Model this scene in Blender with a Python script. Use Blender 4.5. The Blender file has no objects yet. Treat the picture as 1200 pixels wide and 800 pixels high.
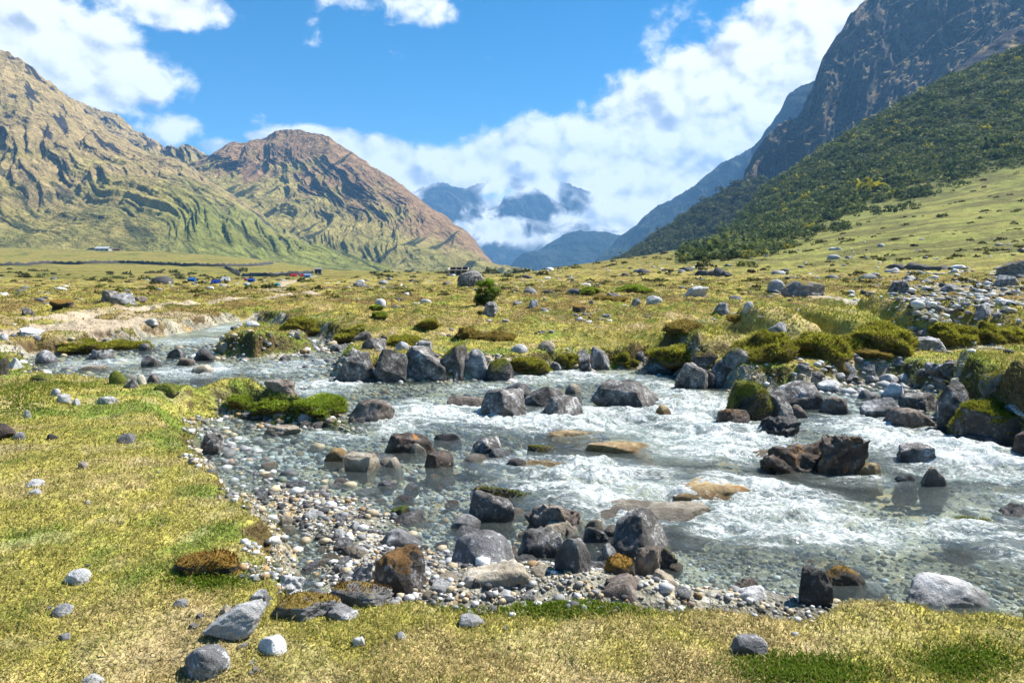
import bpy, bmesh, math, random
import numpy as np
from mathutils import Vector
rng = np.random.default_rng(7)
random.seed(7)
S = bpy.context.scene
COL = S.collection

# ------------------------------------------------------------------ camera, sky, sun, exposure
F = 900.0; HV = 312.0; CH = 1.6           # focal length, horizon row (photo pixels), eye height
cam_d = bpy.data.cameras.new('camera'); cam = bpy.data.objects.new('camera', cam_d); COL.objects.link(cam)
cam.location = (0, 0, CH); cam.rotation_euler = (math.radians(90), 0, 0)
cam_d.sensor_width = 36; cam_d.lens = 27.0; cam_d.shift_y = -(400 - HV) / 1200
cam_d.clip_start = 0.1; cam_d.clip_end = 60000
S.camera = cam
S.view_settings.view_transform = 'Standard'; S.view_settings.look = 'None'
S.view_settings.exposure = 1.2; S.view_settings.gamma = 1
S.render.engine = 'CYCLES'
S.cycles.use_denoising = True; S.cycles.use_adaptive_sampling = True; S.cycles.adaptive_threshold = .015
S.cycles.max_bounces = 6; S.cycles.diffuse_bounces = 2; S.cycles.glossy_bounces = 2
S.cycles.transparent_max_bounces = 12; S.cycles.volume_bounces = 1; S.cycles.transmission_bounces = 4
S.cycles.caustics_reflective = False; S.cycles.caustics_refractive = False

SUN_AZ = math.radians(66); SUN_EL = math.radians(53)
sd = Vector((math.sin(SUN_AZ) * math.cos(SUN_EL), math.cos(SUN_AZ) * math.cos(SUN_EL), math.sin(SUN_EL)))
sun_d = bpy.data.lights.new('sun', 'SUN'); sun = bpy.data.objects.new('sun', sun_d); COL.objects.link(sun)
sun_d.energy = 4.8; sun_d.angle = math.radians(0.5); sun_d.color = (1.0, 0.955, 0.88)
sun.rotation_euler = sd.to_track_quat('Z', 'Y').to_euler()

class NT:
    """small helper around a node tree"""
    def __init__(s, t): s.t = t; s.n = t.nodes; s.l = t.links
    def node(s, typ, **kw):
        n = s.n.new(typ)
        for k, v in kw.items(): setattr(n, k, v)
        return n
    def set(s, inp, v):
        if isinstance(v, bpy.types.NodeSocket): s.l.new(v, inp)
        elif v is not None:
            if hasattr(inp.default_value, '__len__'):
                v = tuple(v)
                if len(inp.default_value) == 4 and len(v) == 3: v = v + (1,)
            inp.default_value = v
    def math(s, op, a, b=None, c=None, clamp=False):
        n = s.node('ShaderNodeMath', operation=op, use_clamp=clamp)
        s.set(n.inputs[0], a)
        if b is not None: s.set(n.inputs[1], b)
        if c is not None: s.set(n.inputs[2], c)
        return n.outputs[0]
    def vmath(s, op, a, b=None, sc=None):
        n = s.node('ShaderNodeVectorMath', operation=op)
        s.set(n.inputs[0], a)
        if b is not None: s.set(n.inputs[1], b)
        if sc is not None: s.set(n.inputs[3], sc)
        return n.outputs['Value'] if op in ('LENGTH', 'DOT_PRODUCT') else n.outputs[0]
    def noise(s, vec, scale, detail=4, rough=.5, dist=0, lac=2, out=0):
        n = s.node('ShaderNodeTexNoise')
        s.set(n.inputs['Vector'], vec)
        for k, v in (('Scale', scale), ('Detail', detail), ('Roughness', rough), ('Distortion', dist), ('Lacunarity', lac)): s.set(n.inputs[k], v)
        return n.outputs[out]
    def voro(s, vec, scale, feature='F1', rnd=1, out='Distance'):
        n = s.node('ShaderNodeTexVoronoi', feature=feature)
        s.set(n.inputs['Vector'], vec); s.set(n.inputs['Scale'], scale); s.set(n.inputs['Randomness'], rnd)
        return n.outputs[out]
    def ss(s, x, a, b, lo=0., hi=1.):
        n = s.node('ShaderNodeMapRange', interpolation_type='SMOOTHSTEP')
        s.set(n.inputs[0], x); s.set(n.inputs[1], a); s.set(n.inputs[2], b); s.set(n.inputs[3], lo); s.set(n.inputs[4], hi)
        return n.outputs[0]
    def mix(s, f, a, b, bt='MIX'):
        n = s.node('ShaderNodeMix', data_type='RGBA', blend_type=bt)
        s.set(n.inputs[0], f); s.set(n.inputs[6], a); s.set(n.inputs[7], b)
        return n.outputs[2]
    def ramp(s, f, stops, interp='LINEAR'):
        n = s.node('ShaderNodeValToRGB'); r = n.color_ramp; r.interpolation = interp
        while len(r.elements) > 1: r.elements.remove(r.elements[-1])
        r.elements[0].position = stops[0][0]; r.elements[0].color = tuple(stops[0][1]) + (1,)
        for p, c in stops[1:]:
            e = r.elements.new(p); e.color = tuple(c) + (1,)
        s.set(n.inputs[0], f); return n.outputs[0]
    def attr(s, name, out='Fac'):
        return s.node('ShaderNodeAttribute', attribute_name=name).outputs[out]
    def mapping(s, vec, loc=(0, 0, 0), rot=(0, 0, 0), sc=(1, 1, 1)):
        n = s.node('ShaderNodeMapping'); s.set(n.inputs[0], vec); s.set(n.inputs[1], loc); s.set(n.inputs[2], rot); s.set(n.inputs[3], sc)
        return n.outputs[0]
    def bump(s, h, strength=.5, dist=.02, nrm=None):
        n = s.node('ShaderNodeBump'); s.set(n.inputs['Height'], h); s.set(n.inputs['Strength'], strength); s.set(n.inputs['Distance'], dist)
        if nrm is not None: s.set(n.inputs['Normal'], nrm)
        return n.outputs[0]

# --- world: physical sky with direction-based clouds
W = bpy.data.worlds.new('World'); S.world = W; W.use_nodes = True; W.cycles.sampling_method = 'MANUAL'; W.cycles.sample_map_resolution = 256
w = NT(W.node_tree); w.n.clear()
sky = w.node('ShaderNodeTexSky', sky_type='NISHITA'); sky.sun_disc = False
sky.sun_elevation = SUN_EL; sky.sun_rotation = SUN_AZ; sky.altitude = 3800; sky.air_density = 1.15; sky.dust_density = 0.25; sky.ozone_density = 2.6
tc = w.node('ShaderNodeTexCoord').outputs['Generated']
sp = w.node('ShaderNodeSeparateXYZ'); w.l.new(tc, sp.inputs[0])
az = w.math('ARCTAN2', sp.outputs[0], sp.outputs[1]); el = w.math('ARCSINE', sp.outputs[2])
def azel(u, v):
    x, z = (u - 600) / F, (HV - v) / F
    return math.atan(x), math.atan2(z, math.hypot(1, x))
BL = [ # cloud bodies: position and half sizes in photo pixels, strength
 (15, 62, 130, 74, 1.15), (105, 84, 92, 52, 1.05), (60, 20, 90, 40, .8), (195, 92, 48, 30, .48), (190, 5, 85, 30, .85), (420, -4, 75, 22, .50), (500, 8, 66, 30, .58), (190, 10, 60, 22, .5),
 (362, 36, 26, 60, .40), (197, 150, 42, 24, .6), (262, 174, 34, 14, .8), (310, 162, 26, 10, .7), (375, 160, 60, 16, .85),
 (440, 182, 80, 28, 1.0), (520, 205, 90, 34, 1.15), (610, 190, 95, 42, 1.1), (560, 250, 60, 28, 1.0), (640, 265, 120, 40, 1.1), (700, 190, 130, 62, 1.25), (790, 150, 110, 66, 1.25),
 (870, 110, 110, 66, 1.25), (950, 50, 90, 70, 1.25), (985, -10, 70, 60, 1.1), (850, 190, 140, 60, 1.1), (700, 230, 120, 46, 1.1), (785, 45, 50, 40, .42), (715, 115, 40, 20, .35), (1090,-120,140,70,.9), (1500,60,260,90,1.1), (-330,150,190,60,1.1), (300,-260,260,70,.9),
]
mask = None
for (u, v, ru, rv, st) in BL:
    a0, e0 = azel(u, v); ra = ru / F; re = rv / F
    ax = w.math('MULTIPLY', w.math('SUBTRACT', az, a0), 1 / ra)
    ex = w.math('MULTIPLY', w.math('SUBTRACT', el, e0), 1 / re)
    d = w.math('SQRT', w.math('ADD', w.math('MULTIPLY', ax, ax), w.math('MULTIPLY', ex, ex)))
    m = w.math('MULTIPLY', w.ss(d, 1.55, 0.25), st)
    mask = m if mask is None else w.math('SMOOTH_MAX', mask, m, 0.25)
cv = w.node('ShaderNodeCombineXYZ'); w.l.new(az, cv.inputs[0]); w.l.new(w.math('MULTIPLY', el, 1.25), cv.inputs[1])
def cloudn(vec):
    big = w.noise(vec, 7.5, 9, .60, .25)
    bil = w.voro(w.vmath('ADD', vec, w.vmath('SCALE', w.noise(vec, 14, 5, .6, out=1), sc=.05)), 24, 'SMOOTH_F1')
    bil2 = w.voro(w.vmath('ADD', vec, w.vmath('SCALE', w.noise(vec, 30, 5, .6, out=1), sc=.03)), 55, 'SMOOTH_F1')
    b = w.math('ADD', w.math('MULTIPLY', w.math('SUBTRACT', .45, bil), .42), w.math('MULTIPLY', w.math('SUBTRACT', .45, bil2), .22))
    return w.math('ADD', w.math('MULTIPLY', w.math('SUBTRACT', big, .5), 1.0), b)
n0 = cloudn(cv.outputs[0])
n1 = cloudn(w.vmath('ADD', cv.outputs[0], (0.010, 0.020, 0)))
dens = w.math('ADD', mask, w.math('MULTIPLY', n0, 1.0))
wisp = w.noise(cv.outputs[0], 42, 8, .68, .5)
alpha = w.ss(w.math('ADD', dens, w.math('MULTIPLY', w.math('SUBTRACT', wisp, .5), .55)), .38, .76)
relief = w.math('MULTIPLY', w.math('SUBTRACT', n0, n1), 2.6)
body = w.ss(dens, .6, 1.7, 0., .16)
shade = w.math('SUBTRACT', w.math('ADD', .95, relief), body, clamp=True)
ccol = w.ramp(shade, [(0., (.30, .35, .43)), (.42, (.50, .54, .60)), (.72, (.80, .82, .85)), (1., (1.0, 1.0, 1.0))])
bg1 = w.node('ShaderNodeBackground')
hs = w.node('ShaderNodeHueSaturation'); hs.inputs['Hue'].default_value = .491; hs.inputs['Saturation'].default_value = 1.42; hs.inputs['Value'].default_value = 1.0
w.l.new(sky.outputs[0], hs.inputs['Color']); w.l.new(hs.outputs[0], bg1.inputs[0]); bg1.inputs[1].default_value = 0.066
bg2 = w.node('ShaderNodeBackground'); w.l.new(ccol, bg2.inputs[0]); bg2.inputs[1].default_value = 0.58
mx = w.node('ShaderNodeMixShader'); w.l.new(alpha, mx.inputs[0]); w.l.new(bg1.outputs[0], mx.inputs[1]); w.l.new(bg2.outputs[0], mx.inputs[2])
wo = w.node('ShaderNodeOutputWorld'); w.l.new(mx.outputs[0], wo.inputs[0])

# ------------------------------------------------------------------ numeric noise
def _h(ix, iy, iz, s):
    h = (ix * 374761393 + iy * 668265263 + iz * 2147483647 + s * 1274126177) & 0xffffffff
    h = ((h ^ (h >> 13)) * 1274126177) & 0xffffffff
    return ((h ^ (h >> 16)) & 0xffffff) / float(0xffffff)
def vn2(x, y, s=0):
    ix = np.floor(x).astype(np.int64); iy = np.floor(y).astype(np.int64); fx = x - ix; fy = y - iy
    def g(dx, dy):
        a = _h(ix + dx, iy + dy, 0, s) * 2 * math.pi
        return np.cos(a) * (fx - dx) + np.sin(a) * (fy - dy)
    sx = fx * fx * fx * (fx * (fx * 6 - 15) + 10); sy = fy * fy * fy * (fy * (fy * 6 - 15) + 10)
    a = g(0, 0) * (1 - sx) + g(1, 0) * sx; b = g(0, 1) * (1 - sx) + g(1, 1) * sx
    return (a * (1 - sy) + b * sy) * 1.5
def vn3(p, s=0):
    i = np.floor(p).astype(np.int64); f = p - i; t = f * f * (3 - 2 * f); r = 0
    for dx in (0, 1):
        for dy in (0, 1):
            for dz in (0, 1):
                wgt = (t[:, 0] if dx else 1 - t[:, 0]) * (t[:, 1] if dy else 1 - t[:, 1]) * (t[:, 2] if dz else 1 - t[:, 2])
                r = r + wgt * _h(i[:, 0] + dx, i[:, 1] + dy, i[:, 2] + dz, s)
    return r * 2 - 1
def fbm(x, y, o=4, s=0, g=.5, l=2.03):
    r = 0; a = 1
    for k in range(o): r = r + a * vn2(x, y, s + k * 17); x = x * l + 3.1; y = y * l - 1.7; a *= g
    return r
def ridged(x, y, o=4, s=0, g=.5, l=2.03):
    r = 0; a = 1; t = 0
    for k in range(o): r = r + a * (1 - 2 * np.abs(vn2(x, y, s + k * 17))); t += a; x = x * l + 3.1; y = y * l - 1.7; a *= g
    return r / t
def fbm3(p, o=4, s=0, g=.5):
    r = 0; a = 1
    for k in range(o): r = r + a * vn3(p, s + k * 13); p = p * 2.03 + 1.7; a *= g
    return r
def sst(x, a, b):
    t = np.clip((x - a) / (b - a), 0, 1); return t * t * (3 - 2 * t)

# ------------------------------------------------------------------ object helpers
def tag(o, label=None, cat=None, group=None, kind=None):
    if label: o['label'] = label
    if cat: o['category'] = cat
    if group: o['group'] = group
    if kind: o['kind'] = kind
    return o
def mesh_np(name, V, Fc, mats=(), attrs=None, smooth=True, midx=None, parent=None, loc=None, link=True):
    """V (n,3); Fc (m,k) k=3 or 4; attrs: name -> (n,) float or (n,3) colour"""
    me = bpy.data.meshes.new(name); V = np.asarray(V, np.float32); Fc = np.asarray(Fc, np.int32)
    n, (m, k) = len(V), Fc.shape
    me.vertices.add(n); me.vertices.foreach_set('co', V.ravel())
    me.loops.add(m * k); me.loops.foreach_set('vertex_index', Fc.ravel())
    me.polygons.add(m); me.polygons.foreach_set('loop_start', np.arange(0, m * k, k, dtype=np.int32))
    if midx is not None: me.polygons.foreach_set('material_index', np.asarray(midx, np.int32))
    for nm, a in (attrs or {}).items():
        a = np.asarray(a, np.float32)
        if a.ndim == 1: me.attributes.new(nm, 'FLOAT', 'POINT').data.foreach_set('value', a)
        else:
            c = np.ones((n, 4), np.float32); c[:, :3] = a
            me.attributes.new(nm, 'FLOAT_COLOR', 'POINT').data.foreach_set('color', c.ravel())
    for mt in mats: me.materials.append(mt)
    me.update(calc_edges=True)
    me.polygons.foreach_set('use_smooth', np.full(m, smooth))
    if not link: return me
    o = bpy.data.objects.new(name, me); COL.objects.link(o)
    if parent: o.parent = parent
    if loc is not None: o.location = loc
    return o
def empty(name, loc, rz=0):
    o = bpy.data.objects.new(name, None); COL.objects.link(o); o.location = loc; o.rotation_euler = (0, 0, rz); return o
def grid_faces(nr, nc, wrap=False):
    i = np.arange(nr - 1)[:, None] * nc; j = np.arange(nc if wrap else nc - 1)[None, :]; j2 = (j + 1) % nc
    return np.stack([i + j, i + j2, i + nc + j2, i + nc + j], -1).reshape(-1, 4)
def material(name, rough=.9, spec=.2):
    m = bpy.data.materials.new(name); m.use_nodes = True; t = NT(m.node_tree)
    b = t.n['Principled BSDF']; b.inputs['Roughness'].default_value = rough; b.inputs['Specular IOR Level'].default_value = spec
    return m, t, b

# ------------------------------------------------------------------ terrain height
WZ = -0.40
TY = np.array([1, 15, 30, 60, 100, 150, 240, 350, 500, 700, 950, 1500, 9000.])
flat = lambda y: HV + F * CH / y
f0 = [flat(1), flat(15), 360]
TB = {
 -900: f0 + [340, 333, 329, 325, 320, 312, 300, 288], 0: f0 + [340, 333, 329, 325, 320, 312, 300, 288],
 200: f0 + [340, 334, 331, 328, 323, 313, 303, 293], 300: f0 + [340, 334, 331, 329, 324, 315, 308, 302],
 400: f0 + [340, 333, 329, 325, 321, 318, 317, 318], 520: f0 + [339, 331, 326, 322, 319.5, 318.5, 319, 320],
 600: f0 + [338, 330, 325, 322, 322, 324, 327, 330], 640: f0 + [337, 328, 322, 318, 316, 317, 320, 323],
 700: f0 + [336, 326, 318, 312, 308, 307, 310, 314], 760: f0 + [335, 324, 315, 307, 302, 299, 300, 304],
 820: f0 + [334, 322, 311, 301, 294, 289, 287, 287], 840: f0 + [334, 322, 310, 299, 290, 283, 281, 283],
 860: f0 + [333, 321, 309, 297, 285, 272, 262, 264], 880: f0 + [333, 321, 308, 295, 281, 262, 240, 246],
 900: f0 + [333, 320, 308, 293, 276, 250, 217, 232], 1000: f0 + [331, 316, 300, 277, 250, 205, 150, 178],
 1100: f0 + [329, 312, 292, 262, 232, 172, 92, 130], 1200: f0 + [326, 307, 283, 250, 210, 140, 50, 90],
 1800: f0 + [316, 285, 250, 190, 130, 20, -140, -90]}
_us = np.array(sorted(TB)); _L = np.log(TY)
_z = np.array([[CH + y * (HV - v) / F for y, v in zip(TY, TB[u])] + [-50, -330] for u in _us])
UG = np.linspace(-900, 1800, 271); LG = np.linspace(0, math.log(9000), 240)
_t = np.array([np.interp(LG, _L, r) for r in _z])
_t = np.array([np.interp(UG, _us, _t[:, k]) for k in range(len(LG))]).T
_ker = np.exp(-np.linspace(-2, 2, 9) ** 2); _ker /= _ker.sum()
_t2 = np.apply_along_axis(lambda r: np.convolve(np.pad(r, 4, 'edge'), _ker, 'valid'), 1, _t)
_ker2 = np.exp(-np.linspace(-2, 2, 5) ** 2); _ker2 /= _ker2.sum()
_t2 = np.apply_along_axis(lambda r: np.convolve(np.pad(r, 2, 'edge'), _ker2, 'valid'), 0, _t2)
def base_z(x, y):
    r = np.hypot(x, y); ye = np.maximum(np.maximum(y, .45 * r), 1.01)
    u = np.clip(600 + F * x / ye, -899, 1799); L = np.clip(np.log(ye), 0, LG[-1] - 1e-6)
    a = (u - UG[0]) / (UG[1] - UG[0]); b = L / (LG[1] - LG[0]); i = np.minimum(a.astype(int), len(UG) - 2); j = np.minimum(b.astype(int), len(LG) - 2)
    a = a - i; b = b - j
    return (_t2[i, j] * (1 - a) + _t2[i + 1, j] * a) * (1 - b) + (_t2[i, j + 1] * (1 - a) + _t2[i + 1, j + 1] * a) * b

def P(u, v, z=0.):                      # where the ray of photo pixel (u, v) meets the level z
    y = (CH - z) * F / (v - HV); return ((u - 600) / F * y, y)
def poly(pts, z, dx=0, dy=0): return [(P(u, v, z)[0] + dx, P(u, v, z)[1] + dy) for u, v in pts]
far_shore = [(18, 7.5)] + poly([(1500, 560), (1200, 524), (1125, 508), (1103, 490), (1098, 462), (1060, 450), (1000, 449), (975, 456), (955, 458), (870, 458), (805, 450), (790, 436),
    (760, 431), (700, 433), (640, 437), (570, 444), (500, 447), (440, 448), (395, 447), (388, 430), (405, 415), (420, 404), (385, 398), (345, 388), (325, 381), (300, 376),
    (268, 377), (240, 385), (200, 393), (165, 396), (168, 403), (120, 405), (108, 414), (45, 417)], WZ)
near_shore = poly([(-30, 428), (37, 436)], WZ) + poly([(67, 448), (95, 446), (150, 456), (215, 457), (250, 450), (300, 444)], -.12, 0, .25) + \
    poly([(345, 458), (390, 468), (405, 482)], -.1, .15, .1) + poly([(330, 487), (262, 480), (240, 492), (232, 512)], -.3) + \
    poly([(266, 548), (300, 572), (322, 600), (336, 640), (352, 672), (352, 690)], 0, .14, .05) + \
    poly([(375, 690), (440, 694), (500, 696), (560, 696), (620, 694), (700, 700), (780, 700), (850, 696), (925, 706), (975, 690), (1060, 694), (1140, 706), (1200, 712), (1500, 760)], 0, 0, .16) + [(9, 1.5), (16, .5)]
RIV = np.array(far_shore + near_shore)
ISL = np.array(poly([(243, 417), (262, 401), (290, 390), (318, 391), (345, 398), (372, 408), (372, 413), (300, 420)], WZ))
def sdist(x, y, pg):                    # signed distance, negative inside
    d = np.full(x.shape, 1e9); ins = np.zeros(x.shape, bool); n = len(pg)
    for k in range(n):
        ax, ay = pg[k]; bx, by = pg[(k + 1) % n]; ex, ey = bx - ax, by - ay
        t = np.clip(((x - ax) * ex + (y - ay) * ey) / (ex * ex + ey * ey + 1e-12), 0, 1)
        d = np.minimum(d, np.hypot(x - ax - t * ex, y - ay - t * ey))
        c = ((ay > y) != (by > y)); ins ^= c & (x < ex * (y - ay) / (ey if ey else 1e-12) + ax)
    return np.where(ins, -d, d)
def river_sd(x, y):
    out = np.full(x.shape, 50.); m = (y > .2) & (y < 45) & (np.abs(x) < 45)
    if m.any():
        xm, ym = x[m], y[m]
        s = np.maximum(sdist(xm, ym, RIV), -sdist(xm, ym, ISL))
        out[m] = s + .10 * fbm(xm * 1.6, ym * 1.6, 3, 5) + .035 * vn2(xm * 9, ym * 9, 9)
    return out
def blob(x, y, u, v, ru, rv, z=0.):     # soft footprint on the ground whose outline was read at pixel (u,v) +- (ru,rv)
    cx, cy = P(u, v, z); rx = ru / F * cy; y1 = P(u, v - rv, z)[1] if v - rv > HV + 2 else cy * 2; ry = abs(y1 - cy)
    return np.hypot((x - cx) / rx, (y - cy) / ry)
MOUNDS = [ # grassy hummocks: u, v(base middle), half width px, half depth px, height m
 (900, 402, 36, 10, .62), (985, 403, 46, 9, .60), (1050, 398, 34, 9, .72), (1150, 392, 46, 8, .55), (1200, 388, 34, 8, .5), (820, 410, 50, 11, .32), (765, 418, 60, 9, .26), (610, 428, 28, 6, .28), (660, 424, 26, 7, .25),
 (560, 432, 34, 6, .30), (330, 463, 62, 10, .16), (300, 401, 60, 5, .14), (95, 412, 46, 4, .16), (144, 406, 20, 3, .2), (1165, 462, 60, 20, .42), (1180, 490, 60, 18, .30), (30, 470, 60, 14, .12), (1010, 690, 45, 12, .07), (690, 700, 60, 10, .03), (240, 678, 44, 12, .03)]
def G(x, y, sd_=None, detail=True):
    x = np.asarray(x, float); y = np.asarray(y, float)
    z = base_z(x, y); r = np.hypot(x, y)
    s = river_sd(x, y) if sd_ is None else sd_
    farside = sst(y, 11, 19) * sst(s, 0.2, 1.5)
    z = z + farside * (.20 * fbm(x * .33, y * .33, 3, 21) + .30 * np.maximum(.30 - np.abs(fbm(x * .55, y * .8, 3, 31)), 0) ** 1.0 + .10 * np.maximum(fbm(x * 1.5, y * 1.5, 3, 33), -.1)) * sst(r, 6, 14) * (1 - sst(r, 150, 400)) 
    z = z + sst(r, 40, 160) * .5 * fbm(x * .06, y * .06, 4, 41) * (1 - sst(r, 700, 1200))
    z = z + .035 * fbm(x * .9, y * .9, 3, 51) * (1 - sst(r, 20, 60)) * sst(s, .1, 1.)
    if detail: z = z + .008 * vn2(x * 9, y * 9, 61) * (1 - sst(r, 10, 25)) * sst(s, 0, .3)
    for (u, v, ru, rv, h) in MOUNDS:
        d = blob(x, y, u, v, ru, rv, -.05)
        k = d < 1.6
        if k.any(): z[k] = z[k] + h * sst(1.25 - d[k] + .25 * vn2(x[k] * 2.2, y[k] * 2.2, 71), 0, .75)
    # bank profile
    steep = .10 + .06 * sst(y, 10, 13) + .55 * np.exp(-(np.hypot(x + 3.6, y - 9.6) / 1.5) ** 2)
    bank = sst(s, -.02, steep + .22)
    bed = WZ - .03 - .22 * sst(-s, 0, 2.6) - .02 * fbm(x * 3, y * 3, 2, 81)
    bed = bed + (.10 * np.exp(-((x + 1.6) / 1.5) ** 2 - ((y - 5.9) / 1.4) ** 2) + .17 * np.exp(-((x + .9) / 1.0) ** 2 - ((y - 4.6) / .5) ** 2) + .17 * np.exp(-((x - .35) / .75) ** 2 - ((y - 4.75) / .5) ** 2) + .14 * np.exp(-((x - 1.1) / .9) ** 2 - ((y - 4.45) / .22) ** 2)) * sst(-s, 0, .5)   # shallow gravel bars
    z = np.where(s < 20, bed * (1 - bank) + z * bank, z)
    return z
def hit(u, v, zmin=-1e9):               # first ground point along the ray of pixel (u, v)
    ys = np.exp(np.linspace(math.log(2.2), math.log(1400), 900)); xs = (u - 600) / F * ys
    z = np.maximum(G(xs, ys), zmin); vv = HV - F * (z - CH) / ys
    k = np.argmax(vv <= v)
    if vv[k] > v: k = len(ys) - 1
    if k > 0:
        t = (vv[k - 1] - v) / max(vv[k - 1] - vv[k], 1e-9); y = ys[k - 1] + (ys[k] - ys[k - 1]) * min(max(t, 0), 1)
    else: y = ys[0]
    x = (u - 600) / F * y
    return float(x), float(y), float(max(G(np.array([x]), np.array([y]))[0], zmin))
# ------------------------------------------------------------------ the ground sheet
def srgb(r, g, b): return tuple(((c / 255 + .055) / 1.055) ** 2.4 if c > 10 else c / 255 / 12.92 for c in (r, g, b))
STRAW = np.array((.42, .335, .15)); YEL = np.array((.345, .31, .075)); GRN = np.array((.18, .235, .04)); DGR = np.array((.055, .085, .015)); SOIL = np.array((.085, .055, .032))
DIRT = np.array((.42, .34, .24)); BRN = np.array((.20, .135, .055)); GRAV = np.array((.30, .29, .27)); SCRUB = np.array((.06, .078, .024))
def lerp(a, b, t): return a + (b - a) * np.asarray(t)[..., None]
def polyline_d(x, y, pts):
    d = np.full(x.shape, 1e9)
    for (ax, ay), (bx, by) in zip(pts[:-1], pts[1:]):
        ex, ey = bx - ax, by - ay; t = np.clip(((x - ax) * ex + (y - ay) * ey) / (ex * ex + ey * ey), 0, 1)
        d = np.minimum(d, np.hypot(x - ax - t * ex, y - ay - t * ey))
    return d
PATH = [hit(u, v)[:2] for u, v in ((60, 372), (120, 366), (165, 361), (215, 356), (270, 351), (330, 346), (360, 341))]
PATH2 = [hit(u, v)[:2] for u, v in ((318, 340), (326, 334), (345, 329), (375, 321))]
def shrub_edge(u): return np.interp(u, [800, 818, 850, 870, 900, 960, 1000, 1060, 1100, 1150, 1200, 1400], [322, 312, 302, 296, 290, 264, 248, 232, 222, 208, 196, 150])
def shrub_mask(x, y, z):
    yy = np.maximum(y, 1); u = 600 + F * x / yy; v = HV - F * (z - CH) / yy
    return sst(shrub_edge(u) - v + 16 * fbm(x * .03, y * .03, 4, 91), -12, 20) * (u > 790) * (y > 150)
def grass_col(x, y, sd, z):
    r = np.hypot(x, y); n = fbm(x * .55, y * .55, 4, 101); n2 = fbm(x * 2.3, y * 2.3, 3, 111); n3 = fbm(x * .05, y * .05, 3, 121)
    c = lerp(YEL[None], STRAW[None], sst(n + .5 * n2, -.05, .75))
    g = sst(-n + .6 * n2 + .55 * sst(1.0 - np.abs(sd - .2), 0, 1) * (y > 3.9) , .18, .9)
    c = lerp(c, GRN, g)
    farm = sst(r, 14, 30)
    c = lerp(c, BRN * 1.0, farm * .8 * sst(fbm(x * .22, y * .3 + 5, 5, 131, .65), -.02, .4) * (1 - sst(r, 250, 500)))
    c = lerp(c, DGR * 1.2, farm * .7 * sst(fbm(x * .35, y * .35, 4, 141), .22, .62) * (1 - sst(r, 200, 400)))
    far2 = sst(r, 120, 300)
    c = lerp(c, lerp(np.array((.20, .20, .045))[None], np.array((.25, .20, .06))[None], sst(n3, -.3, .4)), far2 * .8)
    c = lerp(c, DGR * 1.3, far2 * .6 * sst(fbm(x * .02, y * .05, 4, 151), .25, .5))
    # right pasture: darker scrubby belt
    c = lerp(c, c * np.array((.84, .80, .74)), sst(r, 11, 24)); c = lerp(c, np.array((.235, .255, .065)), sst(x / np.maximum(y, 1), .15, .4) * sst(r, 60, 160) * .6); c = lerp(c, np.array((.11, .105, .035)), sst(x / np.maximum(y, 1), .18, .36) * sst(fbm(x * .03, y * .06, 5, 161, .6), -.1, .3) * sst(r, 70, 160) * .8)
    c = lerp(c, BRN * .9, .75 * sst(.34 - sd + .2 * n2, 0, .3) * (x < 0) * (y < 9)); return c
def polar_grid(rs, th):
    X = rs[:, None] * np.sin(th)[None]; Y = rs[:, None] * np.cos(th)[None]
    return X.ravel(), Y.ravel()
def steps(segs):
    out = [segs[0][0]]
    for a, b, q in segs:
        n = max(1, int(round(math.log(b / a) / q))); out += list(a * (b / a) ** (np.arange(1, n + 1) / n))
    return np.array(out)
rs = steps([(.6, 2.6, .08), (2.6, 14, .0036), (14, 60, .0065), (60, 260, .008), (260, 800, .010), (800, 1600, .03), (1600, 30000, .15)])
dn = np.radians(np.arange(-39, 39.01, .085)); th = np.concatenate([np.radians(np.arange(-180, -40, 5.)), np.radians(np.arange(-40, -39, .5)), dn, np.radians(np.arange(39.5, 41, .5)), np.radians(np.arange(45, 179, 5.))])
gx, gy = polar_grid(rs, th); gs = river_sd(gx, gy); gz = G(gx, gy, gs)
r_ = np.hypot(gx, gy)
gz = np.where(r_ > 1800, np.minimum(gz, -60), gz)
gcol = grass_col(gx, gy, gs, gz)
gravel = sst(.32 + .25 * fbm(gx * 1.3, gy * 1.3, 3, 171) - gs, 0, .25) * (gs < 5)
for (u, v, ru, rv) in ((1150, 372, 70, 26), (1010, 446, 60, 12), (1095, 400, 30, 9), (320, 494, 62, 12), (950, 378, 30, 6), (1190, 350, 40, 10)):
    gravel = np.maximum(gravel, sst(1.1 - blob(gx, gy, u, v, ru, rv) + .5 * fbm(gx * .8, gy * .8, 3, 181), 0, .4))
gravel *= 1 - sst(.05 - sdist(gx, gy, ISL), 0, .2) * (np.abs(gx + 6) < 4)
dirt = sst(1.15 - blob(gx, gy, 100, 383, 62, 11) + .5 * fbm(gx * .5, gy * .5, 3, 191), .0, .5)
dirt = np.maximum(dirt, sst(1.1 - blob(gx, gy, 190, 372, 70, 6) + .6 * fbm(gx * .5, gy * .5, 3, 192), .0, .5) * .6)
dirt = np.maximum(dirt, sst(.55 + .4 * fbm(gx * .3, gy * .3, 3, 201) - polyline_d(gx, gy, PATH) / 1.6, 0, .5) * (r_ < 80))
dirt = np.maximum(dirt, sst(.6 + .4 * fbm(gx * .2, gy * .2, 3, 202) - polyline_d(gx, gy, PATH2) / 2.5, 0, .5) * (gy > 50))
# near lawn: brown thatch where thin
thin = .6 * sst(fbm(gx * 1.7, gy * 1.7, 4, 211), .2, .6) * (r_ < 25)
gcol = lerp(gcol, DIRT * .75, .55 * thin)
gcol = lerp(gcol, DIRT, np.clip(dirt, 0, 1))
scr = shrub_mask(gx, gy, gz); gcol = lerp(gcol, SCRUB * .9, scr * .93)
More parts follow.
